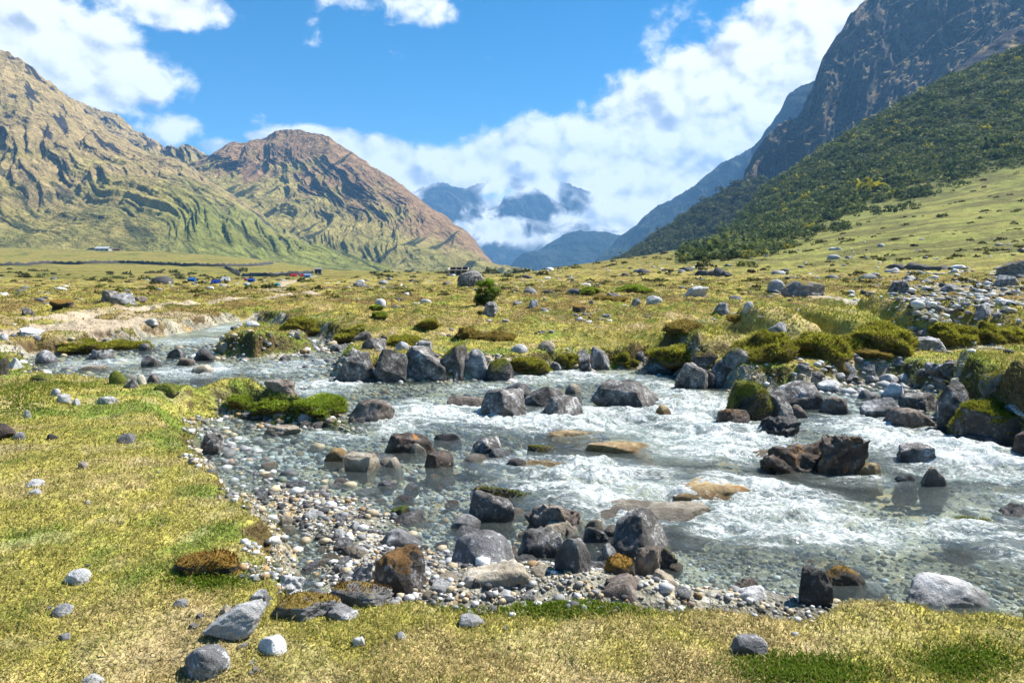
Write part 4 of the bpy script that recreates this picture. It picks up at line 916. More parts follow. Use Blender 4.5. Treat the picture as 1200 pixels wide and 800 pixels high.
for q in ST:
    l = min(LAND, key=lambda l: math.hypot(l[1] - q[0], l[2] - q[1])); dx, dy = q[0] - l[1], q[1] - l[2]
    side = ('right of' if dx > 0 else 'left of') if abs(dx) > abs(dy) else ('behind' if dy > 0 else 'in front of')
    bys.setdefault((l[0], side, TONE[SM[q[5]][1]]), []).append((math.hypot(dx, dy), q))
for (ln, side, tone), lst in bys.items():
    for r_i, (_, (x, y, z, W0, fl, i, rz)) in enumerate(sorted(lst, key=lambda a: a[0])):
        me, mt, sh = SM[i]; form = {'round': 'rounded', 'block': 'angular', 'peak': 'pointed', 'slab': 'flat', 'jag': 'rugged'}[sh]
        o = inst('stone', me, (x, y, z), rz, (W0, W0 * .85, W0 * fl))
        if len(lst) == 1: lab = f'{form} {tone} stone {side} {ln}'
        else: lab = f'{form} {tone} stone {side} {ln}, {ORD[min(r_i, 11)]} {tone} one'
        tag(o, lab, 'stone', 'loose stones around the river and meadow')
# pebbles nobody could count: river bed, bars and shores
def scatter_mesh(name, pts, sizes, cols, sub, mat, seed, flat=.6, kind='stuff', shapes=6, forms=('block', 'round')):
    g = np.random.default_rng(seed); VV, FF, CC = [], [], []; off = 0
    vs = [rock_shape(seed * 10 + k, forms[k % 2], sub) for k in range(shapes)]
    which = g.integers(0, shapes, len(pts))
    for k in range(shapes):
        s = which == k; n = s.sum()
        if not n: continue
        p, Fc = vs[k]; a = g.uniform(0, 6.28, n); c, s_ = np.cos(a), np.sin(a); q = p[None] * sizes[s][:, None, None] * np.array([1, .8, flat])
        X = q[..., 0] * c[:, None] - q[..., 1] * s_[:, None]; Y = q[..., 0] * s_[:, None] + q[..., 1] * c[:, None]
        V = np.stack([X, Y, q[..., 2]], -1) + pts[s][:, None]; m_ = len(p)
        VV.append(V.reshape(-1, 3)); FF.append((Fc[None] + (np.arange(n) * m_)[:, None, None]).reshape(-1, 3) + off); CC.append(np.repeat(cols[s], m_, 0)); off += n * m_
    o = mesh_np(name, np.vstack(VV), np.vstack(FF), [mat], {'col': np.vstack(CC)}); tag(o, kind=kind); return o
mp, tp, bp = material('river pebbles', .75, .3); gp = tp.node('ShaderNodeNewGeometry').outputs['Position']; npb = tp.noise(gp, 90, 4, .7)
ccp = tp.node('ShaderNodeCombineColor'); [tp.set(ccp.inputs[i], tp.math('ADD', .6, tp.math('MULTIPLY', npb, .8))) for i in range(3)]
zp = tp.node('ShaderNodeSeparateXYZ'); tp.l.new(gp, zp.inputs[0]); wp = tp.ss(zp.outputs[2], WZ + .055, WZ + .015)
tp.l.new(tp.mix(tp.math('MULTIPLY', wp, .15), tp.mix(1, tp.attr('col', 'Color'), ccp.outputs[0], 'MULTIPLY'), (.02, .02, .018)), bp.inputs['Base Color']); tp.set(bp.inputs['Roughness'], tp.math('SUBTRACT', .75, tp.math('MULTIPLY', wp, .4))); tp.l.new(tp.bump(npb, .6, .01), bp.inputs['Normal'])
PAL = np.array([(.06, .06, .062), (.14, .14, .14), (.25, .25, .25), (.48, .48, .47), (.64, .63, .61), (.40, .33, .22), (.30, .20, .10), (.10, .12, .08), (.17, .13, .10)])
def pick_cols(n, p): return PAL[rng.choice(len(PAL), n, p=p)] * rng.uniform(.75, 1.2, (n, 1))
def polar_pts(n, r0, r1, a0=-38, a1=38, p=0.):
    u = rng.random(n); r = r0 * (r1 / r0) ** u; a = np.radians(rng.uniform(a0, a1, n)); return r * np.sin(a), r * np.cos(a), r
x, y, r = polar_pts(90000, 3.4, 22); s = river_sd(x, y); ok = (s < .25 + .25 * fbm(x * 1.3, y * 1.3, 3, 171)) & (s > -3.2)
ok &= rng.random(len(x)) < np.where(x < .5, .75, .35); x, y, r, s = x[ok], y[ok], r[ok], s[ok]
sz = np.exp(rng.normal(math.log(.024), .5, len(x))) * (r / 5) ** .75; z = G(x, y, s) + sz * .12
scatter_mesh('river_pebbles', np.stack([x, y, z], 1), sz, pick_cols(len(x), [.11, .16, .20, .14, .08, .19, .07, .03, .02]) * 1.2, 1, mp, 31)
print('pebbles', len(x))
# right shore, bay and side creek gravel
px, py, ps = [], [], []
for (u, v, ru, rv, n) in ((1010, 446, 64, 14, 1500), (320, 492, 66, 14, 1800), (1140, 372, 80, 30, 2600), (950, 378, 34, 8, 300), (1090, 404, 40, 8, 400), (700, 700, 200, 5, 500), (335, 690, 22, 16, 250)):
    cx, cy = P(u, v); uu = rng.normal(u, ru * .55, n); vv = rng.normal(v, rv * .55, n); vv = np.maximum(vv, HV + 22); yy = (CH + .1) * F / (vv - HV); px.append((uu - 600) / F * yy); py.append(yy); ps.append(np.full(n, 1.))
x, y = np.concatenate(px), np.concatenate(py); sz = np.exp(rng.normal(math.log(.0062), .45, len(x))) * y * .9; z = G(x, y) + sz * .1
scatter_mesh('shore_gravel', np.stack([x, y, z], 1), sz, pick_cols(len(x), [.07, .12, .22, .28, .18, .08, .01, .01, .03]), 1, mp, 33)
# small rubble over the meadow
x, y, r = polar_pts(19000, 13, 240); s = river_sd(x, y); n = fbm(x * .12, y * .12, 3, 401); n2 = fbm(x * .6, y * .6, 2, 403); den = sst(n + .8 * n2, .22, .95) * np.where(x / y > 0, 1., .5)
ok = (s > .6) & (rng.random(len(x)) < den) & (base_z(x, y) < 9); x, y, r = x[ok], y[ok], r[ok]; sz = np.exp(rng.normal(math.log(.0044), .6, len(x))) * np.minimum(r, 110); z = G(x, y) + sz * .0
scatter_mesh('meadow_rubble', np.stack([x, y, z], 1), sz, pick_cols(len(x), [.18, .20, .24, .18, .06, .07, .02, .01, .04]), 2, mp, 35, forms=('block', 'jag'))
print('rubble', len(x))

# ------------------------------------------------------------------ river water
rw = steps([(3.0, 14, .0035), (14, 34, .006)]); tw = np.radians(np.arange(-44, 66, .11)); x, y = polar_grid(rw, tw); s = river_sd(x, y)
fa = np.zeros(len(x))
for (u, v, ru, rv, st) in ((430, 500, 70, 14, .75), (520, 482, 90, 14, .95), (610, 495, 70, 12, 1.), (700, 492, 90, 15, .95), (820, 480, 70, 22, 1.1), (840, 515, 90, 22, 1.1), (690, 560, 90, 22, .95), (620, 545, 60, 12, .6),
    (760, 590, 110, 20, .9), (900, 590, 90, 26, .8), (960, 625, 120, 18, 1.05), (860, 615, 60, 16, 1.), (1080, 520, 90, 22, 1.), (1150, 548, 90, 16, 1.05), (1010, 500, 60, 14, .8), (1130, 625, 80, 14, .8), (1010, 562, 60, 8, .4), (1180, 640, 50, 20, .6),
    (650, 440, 90, 8, .7), (770, 447, 60, 8, .6), (380, 452, 50, 9, .8), (340, 430, 60, 8, .5), (230, 434, 60, 8, .7), (120, 425, 50, 6, .55), (270, 385, 40, 4, .5), (220, 400, 50, 4, .5), (570, 455, 60, 6, .5), (950, 497, 40, 8, .6), (1500, 620, 300, 60, .8)):
    fa = np.maximum(fa, st * sst(1.5 - blob(x, y, u, v, ru, rv, WZ), 0, 1.1))
for (a, b, c, wt, z0) in ROCKS:
    if wt:
        d = np.hypot((x - a - .25 * c) / 1.25, y - b + .1 * c) ; fa = np.maximum(fa, .62 * sst(1.35 - np.abs(d / c - 1.0), .85, 1.3) * sst(fa, .05, .5))
fa *= sst(-s, -.02, .3); FL = math.radians(-14); fx = x * math.cos(FL) + y * math.sin(FL); fy = -x * math.sin(FL) + y * math.cos(FL)
wx = .35 * fbm(fx * .8, fy * .8, 3, 501)
hw = 1.3 * fa * (.075 * fbm(fx * .65 + wx, fy * 1.9 + wx, 4, 511) + .05 * ridged(fx * 2.2 + wx * 2, fy * 4.4, 4, 521) - .015) + .010 * fbm(fx * 2.5, fy * 5 + wx, 3, 531) + .004 * fbm(fx * 9, fy * 14, 3, 541)
hw = hw + fa * .024 * fbm(fx * 8 + wx * 6, fy * 12, 3, 551)
# water swells up over drowned rocks and drops behind them
for (u, v, ru, rv, h) in ((835, 565, 70, 20, .10), (960, 600, 80, 20, .07), (660, 500, 60, 10, .07), (1120, 535, 60, 12, .07), (560, 500, 60, 10, .05), (700, 585, 70, 14, .06), (1100, 600, 60, 14, .04)):
    d = blob(x, y, u, v, ru, rv, WZ); hw = hw + h * np.exp(-d * d * 1.5)
crest = sst(hw, .0, .10)
keep_v = s < .7; Fw = grid_faces(len(rw), len(tw)); Fw = Fw[keep_v[Fw].all(1)]; used = np.unique(Fw); rem = np.zeros(len(x), int); rem[used] = np.arange(len(used))
o = mesh_np('river_water', np.stack([x, y, WZ + hw], 1)[used], rem[Fw], attrs={'foam': fa[used], 'crest': crest[used]}); tag(o, kind='structure')
m = bpy.data.materials.new('mountain river water'); m.use_nodes = True; t = NT(m.node_tree); t.n.clear()
geo = t.node('ShaderNodeNewGeometry').outputs['Position']
pf = t.mapping(geo, rot=(0, 0, -FL)); pf = t.vmath('ADD', pf, t.vmath('SCALE', t.vmath('SUBTRACT', t.noise(pf, 1.6, 4, .6, out=1), (.5, .5, .5)), sc=.55))
ps_ = t.mapping(pf, sc=(.75, 2.6, 1))
s1 = t.noise(ps_, 2.6, 7, .68, 1.0); s2 = t.noise(ps_, 9, 7, .72, 1.4); s3 = t.noise(t.mapping(pf, sc=(.8, 2.2, 1)), 26, 5, .7, .8)
rg = t.math('ABSOLUTE', t.math('SUBTRACT', s2, .5)); rg = t.math('SUBTRACT', 1, t.math('MULTIPLY', rg, 5.5), clamp=True)
fo = t.attr('foam'); cr = t.attr('crest')
fsum = t.math('ADD', t.math('MULTIPLY', fo, .44), t.math('ADD', t.math('MULTIPLY', t.math('SUBTRACT', s1, .5), 2.1), t.math('ADD', t.math('MULTIPLY', rg, .32), t.math('ADD', t.math('MULTIPLY', cr, .20), t.math('MULTIPLY', t.math('SUBTRACT', s3, .5), 1.5)))))
foam = t.math('MULTIPLY', t.ss(fsum, .42, 1.02), t.ss(fo, .02, .35))
hgt = t.math('ADD', t.math('MULTIPLY', s1, .05), t.math('ADD', t.math('MULTIPLY', s2, .028), t.math('MULTIPLY', s3, .009)))
nrm = t.bump(hgt, .75, 1.0)
trn = t.node('ShaderNodeBsdfTransparent'); trn.inputs[0].default_value = (.90, .985, .96, 1)
mil = t.node('ShaderNodeBsdfDiffuse'); t.l.new(t.mix(s1, (.50, .64, .58), (.74, .82, .76)), mil.inputs[0]); t.l.new(nrm, mil.inputs['Normal'])
m1 = t.node('ShaderNodeMixShader'); t.set(m1.inputs[0], t.math('ADD', .05, t.math('MULTIPLY', fo, .24))); t.l.new(trn.outputs[0], m1.inputs[1]); t.l.new(mil.outputs[0], m1.inputs[2])
gl = t.node('ShaderNodeBsdfGlossy'); gl.inputs['Roughness'].default_value = .07; t.l.new(nrm, gl.inputs['Normal'])
fr = t.node('ShaderNodeFresnel'); fr.inputs[0].default_value = 1.33; t.l.new(nrm, fr.inputs['Normal'])
m2 = t.node('ShaderNodeMixShader'); t.set(m2.inputs[0], t.math('MINIMUM', t.math('MULTIPLY', fr.outputs[0], 1.0), .55)); t.l.new(m1.outputs[0], m2.inputs[1]); t.l.new(gl.outputs[0], m2.inputs[2])
df = t.node('ShaderNodeBsdfDiffuse'); t.l.new(t.mix(t.ss(t.math('ADD', s2, t.math('MULTIPLY', t.math('SUBTRACT', s3, .5), .8)), .32, .62), (.50, .60, .58), (.90, .91, .90)), df.inputs[0]); t.l.new(t.bump(t.math('ADD', s3, t.math('MULTIPLY', s2, 1.5)), .8, .04), df.inputs['Normal'])
m3 = t.node('ShaderNodeMixShader'); t.l.new(foam, m3.inputs[0]); t.l.new(m2.outputs[0], m3.inputs[1]); t.l.new(df.outputs[0], m3.inputs[2])
mo = t.node('ShaderNodeOutputMaterial'); t.l.new(m3.outputs[0], mo.inputs[0]); o.data.materials.append(m)

# ------------------------------------------------------------------ grass
N_ = 760000
x, y, r = polar_pts(N_, 2.45, 75, -38, 38); s = river_sd(x, y)
uu = 600 + F * x / y
bare = np.zeros(len(x))
for (u, v, ru, rv) in ((1150, 372, 70, 26), (1010, 446, 60, 12), (320, 494, 62, 12)): bare = np.maximum(bare, 1.1 - blob(x, y, u, v, ru, rv) + .5 * fbm(x * .8, y * .8, 3, 181))
d1 = sst(1.15 - blob(x, y, 100, 383, 62, 11) + .5 * fbm(x * .5, y * .5, 3, 191), 0, .5); d2 = sst(.55 + .4 * fbm(x * .3, y * .3, 3, 201) - polyline_d(x, y, PATH) / 1.6, 0, .5)
thin = sst(fbm(x * 1.7, y * 1.7, 4, 211), .2, .6)
ok = (s > .03 + .05 * (y > 5)) & (bare < .15) & (rng.random(len(x)) > np.maximum(d1, d2) * .97) & (rng.random(len(x)) > .45 * thin)
x, y, r, s, thin = x[ok], y[ok], r[ok], s[ok], thin[ok]
z = G(x, y, s); n = len(x)
c = grass_col(x, y, s, z); g1 = rng.random(n); pn = fbm(x * 5, y * 5, 2, 601)
c = lerp(c, STRAW * 1.15, (g1 < .30 + .25 * thin) * .7); c = lerp(c, GRN * 1.25, (g1 > .84) * .6); c = lerp(c, BRN * .8, ((g1 > .44) & (g1 < .50)) * .6)
c = c * (1 + .38 * np.clip(fbm(x * 7, y * 7, 3, 621), -.7, .5))[:, None]
mound = np.zeros(n)
for (u, v, ru, rv, h) in MOUNDS: mound = np.maximum(mound, sst(1.5 - blob(x, y, u, v, ru, rv, -.05), 0, .8) * min(1, h * 3))
c = lerp(c, np.array((.19, .21, .025)), mound * .6)
edge = sst(.5 - s, 0, .4) * (y > 8)
hh = .016 + .006 * sst(pn, 0, .5) + .0012 * r + (.03 * mound + .02 * edge) * sst(y, 3, 9) + .02 * sst(fbm(x * .7, y * .7, 3, 611), .1, .5) * sst(r, 8, 18)
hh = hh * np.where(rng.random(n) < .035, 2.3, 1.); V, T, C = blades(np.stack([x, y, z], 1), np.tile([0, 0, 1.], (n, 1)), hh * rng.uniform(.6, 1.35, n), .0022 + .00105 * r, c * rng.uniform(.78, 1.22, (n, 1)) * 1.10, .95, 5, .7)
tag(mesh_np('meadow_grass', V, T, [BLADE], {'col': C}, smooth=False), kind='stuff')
print('blades', n)
# leafy green clover cushions in the near turf
cl = []
for (u, v, ru, rv, n0) in ((940, 785, 70, 16, 5200), (660, 710, 110, 12, 5200), (1030, 684, 45, 10, 2600), (240, 682, 44, 8, 1600), (1130, 770, 60, 18, 2600), (20, 470, 40, 20, 2200), (330, 462, 62, 12, 9000), (60, 455, 50, 8, 1600)):
    a = rng.normal(0, .55, (n0, 2)); yy = CH * F / (np.clip(v + a[:, 1] * rv, HV + 20, 830) - HV); cl.append(np.stack([(u + a[:, 0] * ru - 600) / F * yy, yy], 1))
q = np.vstack(cl); s = river_sd(q[:, 0], q[:, 1]); q = q[(s > .0)]; n = len(q); z = G(q[:, 0], q[:, 1]) + .006
col = lerp(np.array((.10, .20, .012))[None], np.array((.24, .27, .03))[None], rng.random(n) ** 1.5) * rng.uniform(.6, 1.2, (n, 1)); yq = q[:, 1]
V, T, C = blades(np.column_stack([q, z]), np.tile([0, 0, 1.], (n, 1)), (.013 + .0022 * yq) * rng.uniform(.5, 1.3, n), .003 + .0012 * yq, col, 1.1, 6, .6)
tag(mesh_np('clover_patches', V, T, [BLADE], {'col': C}, smooth=False), kind='stuff')

# ------------------------------------------------------------------ tussocks: dark hummocks of coarse grass one can tell apart
def tussock(u0, u1, vt, vb, label, tone='g'):
    _k[0] += 1; x, y, z0 = hit((u0 + u1) / 2, vb); Wd = (u1 - u0) * y / F; D = Wd * .7; H = max(CH - z0 - (vt - HV) * (y + .5 * D) / F, .2 * Wd)
    p, Fc = rock_shape(_k[0], 'round', 4); p = p * (1 + .42 * fbm3(p * 3.2 + _k[0], 3, _k[0]))[:, None]; p /= np.ptp(p, 0); p = p * [Wd * 1.25, D * 1.7, H * 1.15]; p[:, 2] += H * .10
    o = mesh_np('grass_tussock', p, Fc, [SOILM], loc=(x, y + .5 * D, z0)); tag(o, label, 'tussock')
    a, b_, c = p[Fc[:, 0]], p[Fc[:, 1]], p[Fc[:, 2]]; nn = np.cross(b_ - a, c - a); ar = np.linalg.norm(nn, axis=1); nn /= ar[:, None] + 1e-12; g = np.random.default_rng(_k[0])
    w_ = ar * (nn[:, 2] > -.25) * (a[:, 2] > -.02 * H); n = int(min(9000, 900 + (u1 - u0) * 90)); i = g.choice(len(Fc), n, p=w_ / w_.sum()); q = (a[i] + b_[i] + c[i]) / 3 + g.normal(size=(n, 3)) * Wd * .01
    N = nn[i] * .7 + [0, 0, .35]; N /= np.linalg.norm(N, axis=1, keepdims=True)
    k0, k1 = {'g': ((.24, .25, .03), (.50, .46, .07)), 'b': ((.26, .19, .05), (.50, .39, .11)), 'l': ((.20, .30, .03), (.42, .48, .06))}[tone]
    cl = lerp(np.array(k0)[None], np.array(k1)[None], g.random(n) ** 1.3) * g.uniform(.6, 1.2, (n, 1))
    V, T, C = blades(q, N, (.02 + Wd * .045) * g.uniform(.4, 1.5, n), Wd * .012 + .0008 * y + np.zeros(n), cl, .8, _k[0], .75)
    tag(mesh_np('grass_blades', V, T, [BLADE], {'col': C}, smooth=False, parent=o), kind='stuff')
SOILM, ts_, bs_ = material('dark turf soil', .95, .1); gs_ = ts_.node('ShaderNodeNewGeometry').outputs['Position']; ts_.l.new(ts_.mix(ts_.noise(gs_, 12, 5, .6), (.06, .045, .02), (.16, .125, .045)), bs_.inputs['Base Color'])
for a in ((327, 360, 365, 387, 'dark green tussock at the left of the far channel bank'), (349, 388, 374, 391, 'yellow green tussock second from left on the far channel bank'), (395, 434, 374, 398, 'broad tussock above the brown pointed rock'),
    (454, 492, 389, 406, 'long tussock above the second boulder of the bank row'), (484, 512, 367, 386, 'dark tussock in the meadow below the shrub'), (534, 562, 379, 397, 'brown tussock above the leaning grey boulder', 'b'),
    (560, 600, 384, 399, 'low brown tussock below the forked rock', 'b'), (784, 824, 371, 391, 'dark brown hummock alone in the mid meadow', 'b'), (856, 874, 366, 376, 'small brown tussock below the upright pale rock', 'b'),
    (866, 932, 371, 424, 'tall mossy green mound around the smooth grey boulder'), (938, 1000, 376, 420, 'wide green mound in the middle of the mound row'), (1000, 1082, 362, 414, 'big green mound at the right of the mound row'),
    (1106, 1150, 368, 404, 'dark green mound right of the stony creek'), (1146, 1178, 364, 402, 'green mound second right of the stony creek'), (1172, 1215, 374, 402, 'grassy mound at the right edge beyond the creek'),
    (990, 1034, 398, 412, 'bright green cushion in front of the big green mound', 'l'), (1007, 1042, 406, 420, 'reddish brown tussock above the two grassy rocks', 'b'), (775, 835, 394, 424, 'dark bank tussock overhanging the quiet far shore'),
    (600, 642, 410, 436, 'green cushion of turf left of the dark upright rock'), (655, 678, 408, 430, 'dark turf clump behind the small dark triangular rock'), (718, 745, 406, 428, 'turf clump right of the upright grey rock'),
    (700, 733, 345, 352, 'brown tuft line on the central meadow', 'b'), (725, 762, 330, 343, 'bright green low bush on the right middle meadow', 'l'), (677, 706, 333, 345, 'bright green low bush left of the other one', 'l'), (560, 572, 362, 369, 'tiny tuft at the forked rock', 'b'),
    (433, 447, 355, 363, 'small bright green tuft left of the shrub', 'l'), (435, 452, 362, 372, 'green tuft below the white topped rock', 'l'), (116, 166, 396, 412, 'little green spit of turf in the upstream water'), (60, 112, 394, 412, 'long green turf edge left of the upstream water'),
    (268, 292, 456, 480, 'green leafy clump hanging at the left of the green bank', 'l'), (292, 340, 458, 487, 'green leafy overhang in the middle of the green bank', 'l'), (338, 398, 460, 486, 'bright leafy overhang at the tip of the green bank', 'l')):
    tussock(*a)
# ------------------------------------------------------------------ shrubs
def leaf_cloud(cent, rad, n, size, g, squash=.8):
    """n leaf faces spread through lumpy ellipsoids"""
    i = g.integers(0, len(cent), n); d = g.normal(size=(n, 3)); d /= np.linalg.norm(d, axis=1, keepdims=True); rr = g.random(n) ** .35
    p = cent[i] + d * rr[:, None] * rad[i][:, None] * [1, 1, squash]; a = g.normal(size=(n, 3)); a /= np.linalg.norm(a, axis=1, keepdims=True); b_ = np.cross(a, d + .3 * g.normal(size=(n, 3))); b_ /= np.linalg.norm(b_, axis=1, keepdims=True) + 1e-9
    s_ = size * g.uniform(.6, 1.3, n)[:, None]
    V = np.stack([p - a * s_, p + b_ * s_ * .45, p + a * s_, p - b_ * s_ * .45], 1)
    return V.reshape(-1, 3), np.arange(n * 4).reshape(-1, 4), p
BARK, _, bk = material('bark', .9, .1); bk.inputs['Base Color'].default_value = (.07, .05, .035, 1)
def tube(pts, r0, r1, k=6):
    pts = np.array(pts, float); n = len(pts); V = []
    for i in range(n):
        r = r0 + (r1 - r0) * i / (n - 1); a = np.arange(k) / k * 2 * math.pi; V.append(pts[i] + np.stack([np.cos(a) * r, np.sin(a) * r, 0 * a], 1))
    Fc = grid_faces(n, k, True); return np.vstack(V), Fc
def join(parts):
    V, Fc, o = [], [], 0
    for v, f in parts: V.append(v); Fc.append(f + o); o += len(v)
    return np.vstack(V), np.vstack(Fc)
def shrub(u0, u1, vt, vb, label, c0, c1, seed, nleaf=5000, name='shrub'):
    g = np.random.default_rng(seed); x, y, z0 = hit((u0 + u1) / 2, vb); Wd = (u1 - u0) * y / F; H = (vb - vt) * y / F
    e = empty(name, (x, y, z0)); tag(e, label, name.replace('_', ' '))
    ends = []; br = []
    for k in range(22):
        a = g.uniform(0, 6.28); L = g.uniform(.15, .5); en = np.array([math.cos(a) * Wd * L * .75, math.sin(a) * Wd * L * .6, H * g.uniform(.15, .86)]); mid = en * [.45, .45, .55]; br.append(tube([[0, 0, -.05], mid, en], .02 * H, .006 * H)); ends.append(en)
    V, Fc = join(br); mesh_np('stem', V, Fc, [BARK], parent=e)
    cent = np.array(ends); rad = g.uniform(.10, .20, len(ends)) * Wd
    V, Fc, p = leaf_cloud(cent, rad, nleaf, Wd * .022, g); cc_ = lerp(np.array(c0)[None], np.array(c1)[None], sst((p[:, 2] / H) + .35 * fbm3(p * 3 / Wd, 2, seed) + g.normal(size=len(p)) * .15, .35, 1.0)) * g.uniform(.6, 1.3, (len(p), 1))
    mesh_np('foliage', V, Fc, [BLADE], {'col': np.repeat(cc_, 4, 0)}, smooth=False, parent=e)
shrub(547, 588, 325, 358, 'leafy green shrub standing alone on the central meadow', (.04, .065, .012), (.24, .36, .03), 11, 11000)
LAND.append(('the shrub', *hit(567, 358)[:2]))
shrub(95, 116, 287, 292, 'dark green bush behind the left end of the white farm shed', (.03, .05, .01), (.08, .13, .02), 12, 1200)
shrub(1002, 1012, 322, 331, 'small bright bush on the right meadow near the dark boulder', (.10, .15, .02), (.25, .32, .03), 14, 900)
# wooded slope on the right: one mass of bushes
def bushes(name, X, Y, Z, R, cols, nper, seed, squash=.85):
    g = np.random.default_rng(seed); n = len(X); d = g.normal(size=(n, nper, 3)); d /= np.linalg.norm(d, axis=2, keepdims=True); d[..., 2] = np.abs(d[..., 2]) * .95 - .12
    lump = 1 + .25 * np.sin(d[..., 0] * 5 + g.uniform(0, 6, (n, 1))) * np.cos(d[..., 1] * 5 + g.uniform(0, 6, (n, 1)))
    p = np.stack([X, Y, Z], 1)[:, None] + d * (R[:, None] * g.uniform(.55, 1.05, (n, nper)) * lump)[..., None] * [1, 1, squash * 1.2]
    a = g.normal(size=(n, nper, 3)) + d * .2; a /= np.linalg.norm(a, axis=2, keepdims=True); b_ = np.cross(a, d + .5 * g.normal(size=d.shape)); b_ /= np.linalg.norm(b_, axis=2, keepdims=True) + 1e-9
    s_ = (R[:, None] * g.uniform(.16, .30, (n, nper)))[..., None]
    V = np.stack([p - a * s_, p + b_ * s_ * .8, p + a * s_, p - b_ * s_ * .8], 2).reshape(-1, 3)
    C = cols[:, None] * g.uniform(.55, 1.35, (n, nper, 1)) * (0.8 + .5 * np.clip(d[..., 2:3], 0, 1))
    C = np.repeat(C.reshape(-1, 3), 4, 0); tag(mesh_np(name, V, np.arange(len(V)).reshape(-1, 4), [BLADE], {'col': C}, smooth=False), kind='stuff')
g = np.random.default_rng(77); n = 60000; Y = np.exp(g.uniform(math.log(170), math.log(760), n)); U = g.uniform(800, 1330, n); X = (U - 600) / F * Y; Z = G(X, Y); mk = shrub_mask(X, Y, Z)
cl_ = fbm(X * .03, Y * .03, 4, 701); ok = (g.random(n) < mk ** 1.5 * (.30 + .5 * sst(cl_, -.4, .3))); X, Y, Z = X[ok][:22000], Y[ok][:22000], Z[ok][:22000]; n = len(X)
R = np.exp(g.normal(math.log(1.55), .38, n)) * (.5 + Y / 900); t_ = fbm(X * .05, Y * .05, 3, 711); cb = lerp(np.array((.060, .085, .024))[None], np.array((.155, .180, .050))[None], sst(t_ + g.normal(size=n) * .35, -.3, .8))
yel = (g.random(n) < .022 * (1 + 3 * sst(fbm(X * .02, Y * .02, 2, 721), .1, .5))); cb = lerp(cb, np.array((.34, .30, .02)), yel * .85); cb = lerp(cb, np.array((.10, .13, .05)), (g.random(n) < .12) * .8)
bushes('hillside_scrub', X, Y, Z + R * .3, R, cb, 40, 78); print('bushes', n)
# scrub on the knoll and on the middle mountain's foot
i = knoll; s_ = g.integers(0, i['X'].size, 3200); X, Y, Z = i['X'].ravel()[s_], i['Y'].ravel()[s_], i['Z'].ravel()[s_]; X = X + g.normal(size=len(X)) * 2
bushes('knoll_scrub', X, Y, Z + .8, np.exp(g.normal(math.log(3.4), .35, len(X))), lerp(np.array((.045, .060, .020))[None], np.array((.11, .12, .04))[None], g.random(len(X))), 34, 79)
# dark low bushes sprinkled over the far meadow and pasture
n = 2600; Y = np.exp(g.uniform(math.log(38), math.log(420), n)); U = g.uniform(0, 1250, n); X = (U - 600) / F * Y; Z = G(X, Y); ok = (g.random(n) < .12 + .75 * sst(fbm(X * .03, Y * .03, 3, 731), .05, .4)); X, Y, Z = X[ok], Y[ok], Z[ok]; n = len(X)
bushes('low_heather', X, Y, Z, np.exp(g.normal(math.log(.0042), .4, n)) * Y, lerp(np.array((.05, .045, .015))[None], np.array((.13, .14, .03))[None], g.random(n)), 44, 80, .5)

# ------------------------------------------------------------------ dry stone field walls
WALLM = rock_mat('dark field stones', (.035, .032, .03), (.10, .095, .09), (.25, .25, .24), .3)
def wall(pts, h, label, wd=.7, seed=0):
    g = np.random.default_rng(seed); P3 = []
    for (u, v) in pts: P3.append(hit(u, v))
    P3 = np.array(P3); L = np.concatenate([[0], np.cumsum(np.hypot(*np.diff(P3[:, :2], axis=0).T))]); n = max(8, int(L[-1] / 1.6)); n = min(n, 900); s = np.linspace(0, L[-1], n)
    X = np.interp(s, L, P3[:, 0]); Y = np.interp(s, L, P3[:, 1]); k = np.exp(-np.linspace(-2, 2, 15) ** 2); k /= k.sum()
    Y = np.convolve(np.pad(Y, 7, 'edge'), k, 'valid'); X = np.convolve(np.pad(X, 7, 'edge'), k, 'valid'); Z = G(X, Y)
    tx, ty = np.gradient(X), np.gradient(Y); l = np.hypot(tx, ty); nx, ny = -ty / l, tx / l; hh = h * (1 + .5 * fbm(s * .3, s * 0, 3, seed)) * np.minimum(1, .15 + np.minimum(s, L[-1] - s) / 3) ; prof = [(-.5, -.4), (-.5, .35), (-.42, .8), (-.15, 1.), (.2, 1.), (.42, .8), (.5, .35), (.5, -.4)]
    V = np.stack([np.stack([X + nx * a * wd + g.normal(size=n) * .08, Y + ny * a * wd + g.normal(size=n) * .08, Z + hh * b_ + g.normal(size=n) * .08], 1) for a, b_ in prof], 1)
    o = mesh_np('stone_wall', V.reshape(-1, 3), grid_faces(n, len(prof)), [WALLM]); tag(o, label, 'stone wall')
wall([(-20, 312), (20, 311), (60, 309), (100, 309.5), (140, 308), (180, 310), (220, 312), (264, 312.5), (300, 311.5), (320, 309)], 2.0, 'long dark field wall crossing the whole left pasture', 1.0, 1)
wall([(264, 313), (272, 318), (281, 323.5)], 1.6, 'short wall dropping from the long field wall to the tents', .9, 2)
wall([(281, 324), (310, 324), (345, 322), (368, 320.5)], 1.5, 'lower field wall running right to the red tents', .9, 3)
wall([(20, 289), (60, 291), (110, 293), (180, 292)], 2.4, 'high thin wall below the left mountain by the farm shed', 1.4, 4)
wall([(811, 320), (825, 320), (845, 324), (862, 325)], .6, 'curved dark wall on the right pasture edge', .7, 5)
wall([(1034, 314), (1070, 316), (1120, 318)], .6, 'low dark wall at the foot of the right pasture', .7, 6)

